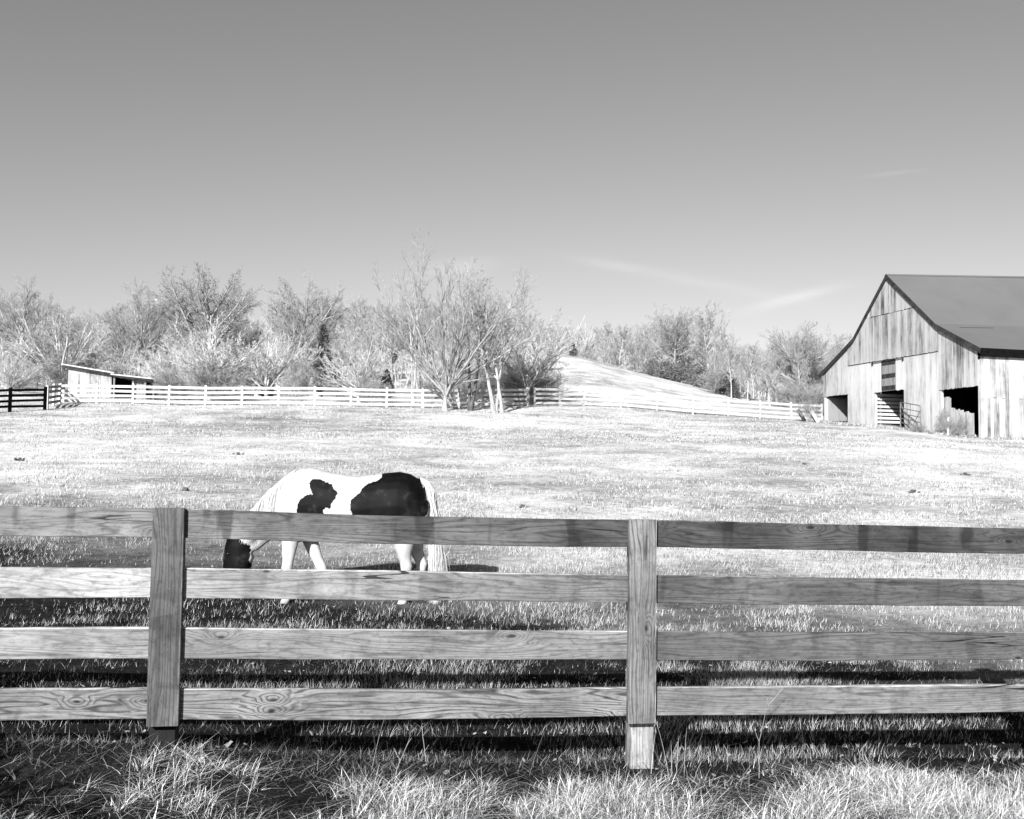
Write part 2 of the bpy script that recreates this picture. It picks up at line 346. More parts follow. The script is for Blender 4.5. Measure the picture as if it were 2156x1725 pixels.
M_straw = m_leafy('pale_straw', 0, 0, .3, [(.28, .008), (.47, .13), (.72, .88)])
M_bladeg = m_leafy('dull_grass', 0, 0, .25, [(.25, .004), (.55, .03), (.85, .22)])
M_leaf = m_leafy('fallen_leaf_skin', .05, .34, .2)
M_bark = m_bark('pale_bark', .09, .38); M_barkd = m_bark('dark_bark', .025, .10); M_barkw = m_bark('white_bark', .16, .52)
M_twig = m_bark('far_bark', .14, .38); M_oakt = m_bark('oak_twig', .11, .31); M_barkm = m_bark('grey_bark', .10, .30)
M_cedar = m_leafy('cedar_scale', .02, .13, .1)
M_scrub = m_leafy('evergreen_scrub', .03, .20, .1)
M_brush = m_bark('brush_stem', .09, .34)
M_dung = m_plain('dung', .02, .09, 20)
M_hoof = m_plain('hoof_horn', .10, .25, 20, .5)
M_hair = m_leafy('white_hair', .62, .88, .35)
M_eye = m_plain('eye_gloss', .004, .008, 5, .1, 0, .6)
M_nail = m_plain('nail_head', .06, .2, 5, .4, 0, .5, .5)
# ------------------------------------------------------------------ ground sheet
def build_ground():
    a = np.linspace(-1, 1, 341); xs = 420 * (np.sinh(5.2 * a) / math.sinh(5.2)); xs = np.sort(xs)
    b = np.linspace(0, 1, 420); ys = np.concatenate([[-120, -80, -50, -30, -18, -10, -6, -3, -1, 0.5, 2.0, 3.0], 3.6 + 900 * (np.sinh(6.2 * b) / math.sinh(6.2))])
    X, Y = np.meshgrid(xs, ys); Z = ground_z(X, Y)
    V = np.stack([X, Y, Z], -1).reshape(-1, 3); nx = len(xs); ny = len(ys)
    i, j = np.meshgrid(np.arange(ny - 1), np.arange(nx - 1), indexing='ij'); k = i * nx + j
    Q = np.stack([k, k + 1, k + nx + 1, k + nx], -1).reshape(-1, 4)
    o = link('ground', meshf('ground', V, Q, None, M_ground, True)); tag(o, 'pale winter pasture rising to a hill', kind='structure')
build_ground()
# ------------------------------------------------------------------ planks
def plank_mesh(name, L, h, th, m, wob=.0015, seed=0, sag=0.0):
    # lengthwise local X 0..L, thickness local Y -th/2..th/2, height local Z -h/2..h/2, eased edges, slightly uneven
    r = np.random.default_rng(seed); K = 26; c = .0028
    sec = [(-1, -1, 1, 0), (-1, -1, 0, 1), (-1, 1, 0, -1), (-1, 1, 1, 0), (1, 1, -1, 0), (1, 1, 0, -1), (1, -1, 0, 1), (1, -1, -1, 0)]
    X = np.linspace(0, L, K); ph = r.random(6) * 6.28
    up_ = wob * (np.sin(X * 2.1 + ph[0]) + .7 * np.sin(X * 5.3 + ph[1]) + .5 * r.standard_normal(K) * .6)
    dn_ = wob * (np.sin(X * 1.7 + ph[2]) + .7 * np.sin(X * 6.1 + ph[3]) + .5 * r.standard_normal(K) * .6)
    bow = wob * 2 * np.sin(X * 1.1 + ph[4]); sg = -sag * 4 * (X / L) * (1 - X / L)
    V = []
    for k in range(K):
        for (sy, sz, cy, cz) in sec:
            V.append((X[k], sy * th / 2 + cy * c + bow[k], sz * h / 2 + cz * c + (up_[k] if sz > 0 else dn_[k]) + sg[k]))
    n = 8; Q = [(k * n + a, k * n + (a + 1) % n, (k + 1) * n + (a + 1) % n, (k + 1) * n + a) for k in range(K - 1) for a in range(n)]
    V = np.array(V); T = []
    for k, rev in ((0, 0), (K - 1, 1)):
        ci = len(V); V = np.vstack([V, V[k * n:(k + 1) * n].mean(0)])
        for a in range(n):
            q = (k * n + a, ci, k * n + (a + 1) % n); T.append(q if not rev else q[::-1])
    return meshf(name, V, Q, T, m)
def place(o, a, b, upv=(0, 0, 1)):       # sets the local matrix; the parent's offset is undone by its inverse
    a = Vector(a); b = Vector(b); x = (b - a).normalized(); z = Vector(upv); y = z.cross(x).normalized(); z = x.cross(y)
    o.matrix_basis = Matrix(((x.x, y.x, z.x, a.x), (x.y, y.y, z.y, a.y), (x.z, y.z, z.z, a.z), (0, 0, 0, 1)))
# ------------------------------------------------------------------ road fence in front
def fy(x): return 5.5 + .153 * x
def near_fence():
    root = empty('board_fence', (0, 5.5, 0), 0, 'near four-rail pine fence with flat face boards, crossing the whole foreground', 'fence')
    ux, uy = 1 / math.hypot(1, .153), .153 / math.hypot(1, .153)
    nx_, ny_ = uy, -ux                                  # towards the camera
    def put(o, a, b, upv=(0, 0, 1), tone=(.3, .3, .8)):
        place(o, a, b, upv); o.parent = root; o.matrix_parent_inverse = Matrix.Translation(root.location).inverted()
        o.color = (tone[0] * .58, tone[1], tone[2], tone[3] if len(tone) > 3 else 0.0)
    # rail heights (centre) at each post from left to right
    posts = [-6.56, -4.14, -1.715, .70, 3.12, 5.54]
    zc = {-6.56: (1.325, 1.03, .725, .44), -4.14: (1.31, 1.01, .705, .425), -1.715: (1.282, .987, .690, .396), .70: (1.241, .948, .652, .356), 3.12: (1.206, .914, .622, .330), 5.54: (1.17, .88, .59, .30)}
    tones = {(1, 0): (.27, .8, .8), (1, 1): (.50, .15, .7), (1, 2): (.46, .5, .7, .3), (1, 3): (.25, .15, 1.15),
             (2, 0): (.26, .9, .9, .62), (2, 1): (.40, .4, .75, .55), (2, 2): (.26, .3, .75, .1), (2, 3): (.27, .1, 1.2, .1),
             (3, 0): (.105, 1.0, .9), (3, 1): (.145, .6, .8), (3, 2): (.15, .45, .8), (3, 3): (.24, .35, .8)}
    hs = (.144, .147, .150, .150)
    for b in range(5):
        x0, x1 = posts[b], posts[b + 1]
        for k in range(4):
            d0 = .004; L = math.hypot(x1 - x0, fy(x1) - fy(x0)) - 2 * d0
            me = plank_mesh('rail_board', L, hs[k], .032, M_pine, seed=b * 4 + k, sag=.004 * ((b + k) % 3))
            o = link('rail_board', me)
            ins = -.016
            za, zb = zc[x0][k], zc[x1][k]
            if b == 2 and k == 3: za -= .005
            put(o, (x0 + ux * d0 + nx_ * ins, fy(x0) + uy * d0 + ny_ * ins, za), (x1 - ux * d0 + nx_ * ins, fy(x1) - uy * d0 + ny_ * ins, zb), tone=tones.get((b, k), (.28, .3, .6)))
    for i, x in enumerate(posts):
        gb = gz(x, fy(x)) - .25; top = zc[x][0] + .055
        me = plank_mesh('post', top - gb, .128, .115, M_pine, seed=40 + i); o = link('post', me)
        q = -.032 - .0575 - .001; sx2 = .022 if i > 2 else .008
        put(o, (x + sx2 + nx_ * q, fy(x) + ny_ * q, gb), (x + sx2 + nx_ * q, fy(x) + ny_ * q, top), upv=(ux, uy, 0), tone=(.42, .2, .8) if i == 3 else (.012, .4, .5))  # near-black tone paints the shade on the post stub
        fb = zc[x][3] - .104; ft = zc[x][0] + .076
        lean = {2: .018, 3: -.002}.get(i, 0); tsh = .014 if i == 2 else 0
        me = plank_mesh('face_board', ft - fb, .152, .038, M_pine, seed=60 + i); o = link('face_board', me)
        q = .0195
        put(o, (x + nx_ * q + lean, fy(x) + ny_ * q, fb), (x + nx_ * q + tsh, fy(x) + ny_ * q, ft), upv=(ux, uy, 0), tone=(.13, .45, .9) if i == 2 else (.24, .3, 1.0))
        for k in range(4):
            for s in ((-.035, .02), (.03, -.025)):
                mb = MB()
                c_ = np.array([x + nx_ * .0385 + s[0], fy(x) + ny_ * .0385 + s[0] * .153, zc[x][k] + s[1]])
                mb.tube([c_, c_ + np.array([nx_, ny_, 0]) * .002], .0026, 8)
                n_ = mb.build('nail', M_nail, root); n_.matrix_parent_inverse = Matrix.Translation(root.location).inverted()
near_fence()
# ------------------------------------------------------------------ far fences
def far_fence(name, pts, label, mt, n_of_parts=True, rail_h=.15, zs=(.17, .47, .77, 1.07), post_h=1.22, pw=.13, side=1, tops=None):
    p0 = pts[0]; root = empty(name, (p0[0], p0[1], gz(*p0[:2])), 0, label, 'fence')
    inv = Matrix.Translation(root.location).inverted()
    P = []
    for a, b in zip(pts[:-1], pts[1:]):
        L = math.hypot(b[0] - a[0], b[1] - a[1]); n = max(1, round(L / 2.44))
        for i in range(n): P.append((a[0] + (b[0] - a[0]) * i / n, a[1] + (b[1] - a[1]) * i / n))
    P.append(pts[-1][:2])
    Z = [gz(*q) for q in P]; Z = np.convolve(np.pad(Z, 1, mode='edge'), [.25, .5, .25], 'valid')
    for i, q in enumerate(P):
        mb = MB(); j = random.uniform(-.012, .012); mb.bar((q[0] + j, q[1], Z[i] - .3), (q[0], q[1], Z[i] + post_h + random.uniform(-.03, .03)), pw, pw, (0, 1, 0))
        o = mb.build('post', mt[0], root); o.matrix_parent_inverse = inv
    for i in range(len(P) - 1):
        a, b = P[i], P[i + 1]; d = np.array([b[0] - a[0], b[1] - a[1], 0]); d /= np.linalg.norm(d); nrm = np.array([d[1], -d[0], 0]) * side
        for z in zs:
            e = [random.uniform(-.02, .02) for _ in range(2)]
            mb = MB(); A = np.array([a[0], a[1], Z[i] + z + e[0]]) + nrm * (pw / 2 + .017) + d * .006; B = np.array([b[0], b[1], Z[i + 1] + z + e[1]]) + nrm * (pw / 2 + .017) - d * .006
            mb.bar(A, B, .03, rail_h); o = mb.build('rail_board', mt[1], root); o.matrix_parent_inverse = inv
    return root
def pt(px, d): return ((px - CX) / FP * d, d)
far_fence('pasture_fence', [pt(125, 64), pt(508, 64), pt(889, 65), pt(1110, 68)], 'long white four-rail fence across the far left of the pasture, passing the shed', (M_barnw, M_farrail))
far_fence('pasture_fence', [pt(1125, 68.5), pt(1230, 70), pt(1534, 71.5), pt(1731, 73)], 'white four-rail fence below the bare hill, running to the barn', (M_barnw, M_farrail))
far_fence('paddock_fence', [pt(-190, 52), pt(-60, 53), pt(93, 57)], 'short black-stained rail fence at the left edge of the pasture', (M_black, M_black), zs=(.30, .60, .90, 1.18), post_h=1.32, rail_h=.13, pw=.14)
far_fence('corner_fence', [pt(97, 57.6), pt(123, 63.4)], 'short foreshortened fence return joining the black fence to the white one', (M_barnw, M_barnd), zs=(.25, .55, .85, 1.13), post_h=1.25)
# ------------------------------------------------------------------ barn
BR = math.radians(14.7); BC = (22.458, 50.0, 3.36); BZ = 3.36
RP = [(-.2, 7.74), (3.1, 9.33), (7.25, 12.62), (10.5, 9.46), (14.12, 7.68)]
def roofz(y): return float(np.interp(y, [q[0] for q in RP], [q[1] for q in RP]))
def bground(y): return BZ + .108 * y
BL = 26.0                                             # length of the barn
def boards(mb, ax, u0, u1, seg, pos, th=.022, wr=(.10, .20), r=None, proud=0.0):
    # vertical boards along local Y (ax='y') or X (ax='x'); seg(u) -> list of (z0, z1, offset)
    u = u0
    while u < u1 - .02:
        w = min(r.uniform(*wr), u1 - u); a, b = u, u + w; c = (a + b) / 2
        for (f0, f1, off) in seg(c):
            j = r.uniform(-.002, .002) + off - (.006 if r.random() < .06 else 0)
            t0 = f1(a) if callable(f1) else f1; t1 = f1(b) if callable(f1) else f1
            b0 = f0(a) if callable(f0) else f0 + r.uniform(-.02, .02); b1 = f0(b) if callable(f0) else b0
            if ax == 'y': mb.box(pos + j - th, pos + j, a, b, 0, 0, top=(t0 - BZ, t1 - BZ), bot=(b0 - BZ, b1 - BZ))
            else:
                V = [(a, pos + j - th, b0 - BZ), (b, pos + j - th, b1 - BZ), (b, pos + j, b1 - BZ), (a, pos + j, b0 - BZ), (a, pos + j - th, t0 - BZ), (b, pos + j - th, t1 - BZ), (b, pos + j, t1 - BZ), (a, pos + j, t0 - BZ)]
                mb.add(V, [(0, 3, 2, 1), (4, 5, 6, 7), (0, 1, 5, 4), (1, 2, 6, 5), (2, 3, 7, 6), (3, 0, 4, 7)])
        u += w
def barn():
    r = random.Random(11)
    root = empty('barn', BC, BR, 'large weathered board barn with grey metal roof standing on the right', 'barn')
    rt_ = lambda y: roofz(y) - .16
    # gable, upper panel (proud of the rest)
    mb = MB(); boards(mb, 'y', 3.05, 11.15, lambda y: [(7.92, (lambda q: min(rt_(q), 10.42)), -.05)] + ([(10.46, rt_, -.035)] if rt_(y) > 10.6 and 4.6 < y < 9.1 else ([(10.42, rt_, -.05)] if rt_(y) > 10.5 else [])), 0, r=r); o = mb.build('gable_boards', M_barnu, root); tag(o, 'grey streaked boards of the upper gable')
    mb = MB(); boards(mb, 'y', 11.15, 13.8, lambda y: [(6.27, rt_, 0)], 0, r=r); mb.build('gable_boards', M_barn, root)
    mb = MB(); boards(mb, 'y', .14, 3.05, lambda y: [(5.93, rt_, 0)], 0, r=r); mb.build('gable_boards', M_barn, root)
    def low(y):
        g0 = lambda q: bground(q) - .15
        if 5.9 < y < 8.62: return [(6.17, 7.88, 0)]
        return [(g0, 7.88, 0)]
    for (ya, yb) in ((3.05, 5.9), (5.9, 6.6), (7.95, 8.62), (8.62, 11.15)):
        mb = MB(); boards(mb, 'y', ya, yb, low, 0, r=r); o = mb.build('lower_wall', M_barnw, root); tag(o, 'pale bleached boards of the lower gable wall')
    # hay door with three dark battens and its track
    mb = MB(); boards(mb, 'y', 6.66, 7.9, lambda y: [(6.28, 7.86, .02)], 0, r=r); hd = mb.build('hay_door', M_barnd, root)
    for z in (7.74, 7.02, 6.36):
        mb = MB(); mb.box(-.035, -.004, 6.67, 7.89, z - .11 - BZ, z + .11 - BZ); mb.build('batten', M_barge, hd)
    mb = MB(); mb.box(-.12, -.075, 5.9, 8.75, 7.86 - BZ, 7.90 - BZ); mb.box(-.10, -.02, 5.9, 5.96, 7.70 - BZ, 7.86 - BZ); mb.box(-.10, -.02, 8.68, 8.74, 7.70 - BZ, 7.86 - BZ); mb.build('door_track', M_barge, root)
    # corner and jamb posts
    for (y, x0, x1, zt) in ((.06, 0, .16, 7.2), (2.98, .02, .16, 6.2), (11.2, .02, .18, 6.5), (13.72, .02, .2, 6.6), (5.84, .03, .18, 6.4), (8.68, .03, .18, 6.4)):
        mb = MB(); mb.box(x0, x1, y - .08, y + .08, bground(y) - .3 - BZ, zt - BZ); mb.build('corner_post' if y < .1 else 'jamb_post', M_barnw, root)
    # lintel beams
    for (a, b, z) in ((.14, 3.0, 6.02), (5.9, 8.62, 6.28), (11.2, 13.7, 6.36)):
        mb = MB(); mb.box(.005, .12, a, b, z - .08 - BZ, z + .08 - BZ); mb.build('lintel', M_barnd, root)
    # side wall towards the camera, boards in two lifts
    mb = MB(); boards(mb, 'x', 0.0, BL, lambda x: [(3.0, (5.35 if (x * 7.3) % 1 > .35 else 7.35), 0)] + ([(5.36, 7.35, -.004)] if (x * 7.3) % 1 <= 2 else []), 0, r=r, wr=(.12, .24)); mb.build('side_wall', M_barn, root)
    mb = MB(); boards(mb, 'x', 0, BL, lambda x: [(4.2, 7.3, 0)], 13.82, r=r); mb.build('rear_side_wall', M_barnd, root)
    mb = MB(); boards(mb, 'y', 0, 13.8, lambda y: [(4.0, rt_, 0)], BL, r=r); mb.build('end_wall', M_barnd, root)
    # roof, two pitches each side, a real thickness, slightly swaybacked ridge
    mb = MB(); th = .07; nx = 27; xs = np.linspace(-.14, BL + .4, nx); K = len(RP)
    V = []
    for x in xs:
        lift = .045 * (x + .42) * (1 if x < 9 else 0) + (.045 * 9.4 if x >= 9 else 0)
        for i, (y, z) in enumerate(RP):
            l2 = lift if i == 2 else (lift * .5 if i in (1, 3) else 0)
            V.append((x, y, z - BZ + l2)); V.append((x, y, z - BZ + l2 - th))
    Q = []
    for k in range(nx - 1):
        for i in range(K - 1):
            a = (k * K + i) * 2; b = (k * K + i + 1) * 2; c = a + K * 2; d = b + K * 2
            Q.append((a, c, d, b)); Q.append((a + 1, b + 1, d + 1, c + 1))
        for i in (0, K - 1):
            a = (k * K + i) * 2; c = a + K * 2; Q.append((a, a + 1, c + 1, c) if i == 0 else (a, c, c + 1, a + 1))
    for k in (0, nx - 1):
        for i in range(K - 1):
            a = (k * K + i) * 2; b = a + 2; Q.append((a, b, b + 1, a + 1) if k == 0 else (a, a + 1, b + 1, b))
    mb.add(V, Q)
    rf = mb.build('roof', M_roof, root)
    mb = MB(); yl, zl = 2.60, roofz(2.60) - BZ
    mb.bar((.9, yl, zl + .035), (3.0, yl, zl + .12), .02, .012); mb.bar((6.6, yl, zl + .18), (11, yl, zl + .32), .03, .012); mb.build('patch_strip', M_barge, rf)
    mb = MB()
    for sg in (-1, 1): mb.bar((-.15, 7.25 + sg * .10, 12.62 - BZ - .05), (9, 7.25 + sg * .10, 12.62 - BZ + .38), .16, .02, (0, sg * .62, .78))
    mb.build('ridge_cap', M_roof, rf)
    # barge boards along the gable overhang
    for i in range(K - 1):
        (ya, za), (yb, zb) = RP[i], RP[i + 1]; mb = MB()
        d = .27
        V = [(-.16, ya, za - BZ - .01), (-.16, yb, zb - BZ - .01), (-.16, yb, zb - BZ - d), (-.16, ya, za - BZ - d), (-.13, ya, za - BZ - .01), (-.13, yb, zb - BZ - .01), (-.13, yb, zb - BZ - d), (-.13, ya, za - BZ - d)]
        mb.add(V, [(0, 1, 2, 3), (7, 6, 5, 4), (0, 4, 5, 1), (2, 6, 7, 3), (1, 5, 6, 2), (0, 3, 7, 4)]); mb.build('barge_board', M_barge, root)
    # black boards painting the eave's shadow above the side wall
    mb = MB(); mb.box(-.13, BL + .4, -.24, -.21, 7.34 - BZ, 7.73 - BZ); mb.box(-.12, BL + .4, -.208, -.03, 7.36 - BZ, 7.39 - BZ); mb.build('eave_dark_strip', M_black, root)
    # rafter tails under the left barge
    # trodden dirt floor inside
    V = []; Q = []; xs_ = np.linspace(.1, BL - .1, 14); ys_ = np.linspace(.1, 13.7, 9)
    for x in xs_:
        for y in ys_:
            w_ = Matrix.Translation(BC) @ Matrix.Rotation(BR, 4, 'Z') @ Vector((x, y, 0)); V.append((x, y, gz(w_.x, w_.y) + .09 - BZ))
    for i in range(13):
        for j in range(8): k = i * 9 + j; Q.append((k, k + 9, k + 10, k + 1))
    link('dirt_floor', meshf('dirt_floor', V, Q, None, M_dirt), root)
    # inside: slatted stall partition, plain partition, plank floor of the loft
    mb = MB()
    for k in range(9):
        z0 = 4.33 + k * .215; mb.bar((.12, 8.60, z0 - BZ + r.uniform(-.01, .01)), (5.2, 8.60 + r.uniform(-.03, .03), z0 - BZ + r.uniform(-.02, .02)), .025, .135)
    sg_ = mb.build('stall_slats', M_barnw, root)
    for x in (.35, 2.6, 5.0):
        mb = MB(); mb.box(x, x + .1, 8.615, 8.72, 4.1 - BZ, 6.5 - BZ); mb.build('stall_post', M_barnd, root)
    mb = MB(); boards(mb, 'x', .12, 6, lambda x: [(4.4, 6.2, 0)], 13.55, r=r); mb.build('stall_wall', M_barnd, root)
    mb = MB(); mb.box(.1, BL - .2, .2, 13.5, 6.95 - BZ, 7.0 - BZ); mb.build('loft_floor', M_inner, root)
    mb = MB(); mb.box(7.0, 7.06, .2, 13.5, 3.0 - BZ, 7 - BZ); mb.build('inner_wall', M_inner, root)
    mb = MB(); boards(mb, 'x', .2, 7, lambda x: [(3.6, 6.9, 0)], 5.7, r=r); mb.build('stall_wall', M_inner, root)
    # low board screens: in the left opening and the right opening
    mb = MB(); boards(mb, 'y', 11.3, 12.3, lambda y: [(4.2, 5.35, .9)], 0, r=r); mb.build('screen_boards', M_barge, root)
    mb = MB()
    y = .75
    while y < 3.0:
        w = r.uniform(.10, .16); h = (5.55 if y > 2.4 else 4.42 + y * .26) + r.uniform(-.07, .07)
        mb.box(.22, .245, y, y + w - .01, bground(y) - .2 - BZ, h - BZ); y += w
    mb.build('screen_boards', M_barn, root)
    return root
barn()
BM = Matrix.Translation(BC) @ Matrix.Rotation(BR, 4, 'Z')
def bw_(x, y, z): v = BM @ Vector((x, y, z - BZ)); return np.array(v)
# tube gate swung out beside the centre doorway
def tube_gate():
    a = bw_(-.35, 5.75, 0); b = bw_(-1.0, 3.15, 0)
    a[2] = gz(a[0], a[1]) + .12; b[2] = gz(b[0], b[1]) + .02
    root = empty('tube_gate', a, 0, 'tubular metal farm gate swung open against the barn wall beside the centre doorway', 'gate'); inv = Matrix.Translation(a).inverted()
    H = 1.35
    def P(t, h): return a * (1 - t) + b * t + np.array([0, 0, h])
    mb = MB(); c = .08
    mb.tube([P(0, 0), P(0, H), P(.95, H), P(1, H - .25), P(1, .12), P(.95, 0), P(0, 0)], .028, 6); f = mb.build('gate_frame', M_galv, root); f.matrix_parent_inverse = inv
    for h in (.25, .5, .76, 1.04):
        mb = MB(); mb.tube([P(.01, h), P(.99, h)], .022, 6); o = mb.build('gate_rail', M_galv, root); o.matrix_parent_inverse = inv
    for (t0, h0, t1, h1) in ((0, H, .5, 0), (.5, 0, .98, H * .8), (.5, 0, .5, H)):
        mb = MB(); mb.tube([P(t0, h0), P(t1, h1)], .02, 6); o = mb.build('gate_brace', M_galv, root); o.matrix_parent_inverse = inv
tube_gate()
# loose boards lying against and in front of the barn
def loose(ax, ay, az, bx, by, bz_, label, w=.18, m=None):
    A = bw_(ax, ay, 0); B = bw_(bx, by, 0); A[2] = gz(A[0], A[1]) + az; B[2] = gz(B[0], B[1]) + bz_
    mb = MB(); mb.bar(A - A, B - A, w, .03, (-.6, -.6, .5)); o = mb.build('old_board', m or M_barnw, None, loc=A); tag(o, label, 'board', 'loose boards by the barn')
loose(-.15, 15.4, 1.0, -1.3, 12.3, .03, 'long pale board sloping down to the ground at the barn\'s left corner', .2)
loose(-.1, 15.0, .55, -.9, 13.3, .03, 'shorter grey board leaning beneath the long one at the barn\'s left corner', .18, M_barnd)
loose(-.4, 16.2, .7, -1.2, 14.0, .05, 'dark board slanting from the end of the white fence', .22, M_barge)
loose(-.6, 2.6, .05, -1.1, 1.4, .06, 'pale plank lying before the right barn opening', .16)
loose(-.5, 3.4, .04, -1.0, 2.2, .05, 'grey plank lying beside the tube gate', .14, M_barnd)
loose(-.25, 2.0, .9, -.9, 1.2, .03, 'thin pale slat leaning in the right barn opening', .09)
# ------------------------------------------------------------------ shed
def shed():
    d = 79.0; x0 = (140 - CX) / FP * d; x1 = (318 - CX) / FP * d
    xm = (240 - CX) / FP * d; y = d; zb = 6.1
    root = empty('lean_to_shed', (x0, y, zb), 0, 'low lean-to shed with sloping roof behind the far left fence', 'shed')
    W_ = x1 - x0; r = random.Random(4); wm_ = xm - x0; D = 4.0
    t0 = ztop(140, 767, d) - zb; tm = ztop(240, 786, d) - zb; t1 = ztop(325, 797, d) - zb
    def tz(x): return float(np.interp(x, [0, wm_, W_], [t0, tm, t1])) - .12
    mb = MB(); x = 0
    while x < (232 - 140) / FP * d:
        w = r.uniform(.16, .28)
        V = [(x, -.02, -.5), (x + w - .01, -.02, -.5), (x + w - .01, 0, -.5), (x, 0, -.5), (x, -.02, tz(x)), (x + w - .01, -.02, tz(x + w)), (x + w - .01, 0, tz(x + w)), (x, 0, tz(x))]
        mb.add(V, [(0, 3, 2, 1), (4, 5, 6, 7), (0, 1, 5, 4), (1, 2, 6, 5), (2, 3, 7, 6), (3, 0, 4, 7)]); x += w
    mb.build('board_wall', M_barnu, root)
    mb = MB(); mb.add([(0, D, -.3), (wm_, D, -.3), (W_, D, -.3), (0, D, t0 - .2), (wm_, D, tm - .2), (W_, D, t1 - .18)], [(0, 1, 4, 3), (1, 2, 5, 4)]); mb.box(-.03, 0, 0, D, -.3, t0 - .3); mb.box(W_, W_ + .03, 0, D, -.3, t1 - .15); mb.build('rear_wall', M_inner, root)
    mb = MB(); x = (276 - 140) / FP * d
    while x < (300 - 140) / FP * d: mb.box(x, x + .2, .3, .33, -.4, tz(x) - .05); x += .22
    mb.build('board_wall', M_barnd, root)
    for px in (235, 275, 301, 318):
        xx = (px - 140) / FP * d; mb = MB(); mb.box(xx, xx + .12, .02, .14, -.5, tz(xx)); mb.build('post', M_barnd, root)
    mb = MB()
    for (xa, xb, za, zb_) in ((-.35, wm_ + .05, t0 + .02, tm + .04), (wm_ - .2, W_ + .45, tm - .06, t1 - .03)):
        V = [(xa, -.5, za), (xb, -.5, zb_), (xb, D + .3, zb_ - .1), (xa, D + .3, za - .1)]; V += [(a, b, c - .09) for a, b, c in V]
        mb.add(V, [(0, 1, 2, 3), (7, 6, 5, 4), (0, 4, 5, 1), (1, 5, 6, 2), (2, 6, 7, 3), (3, 7, 4, 0)])
    mb.build('roof', M_barnw, root)
    mb = MB()
    mb.bar((-.3, -.44, t0 - .13), (wm_, -.44, tm - .11), .04, .13); mb.bar((wm_, -.44, tm - .2), (W_ + .4, -.44, t1 - .17), .04, .10); mb.build('eave_dark_strip', M_barge, root)
shed()
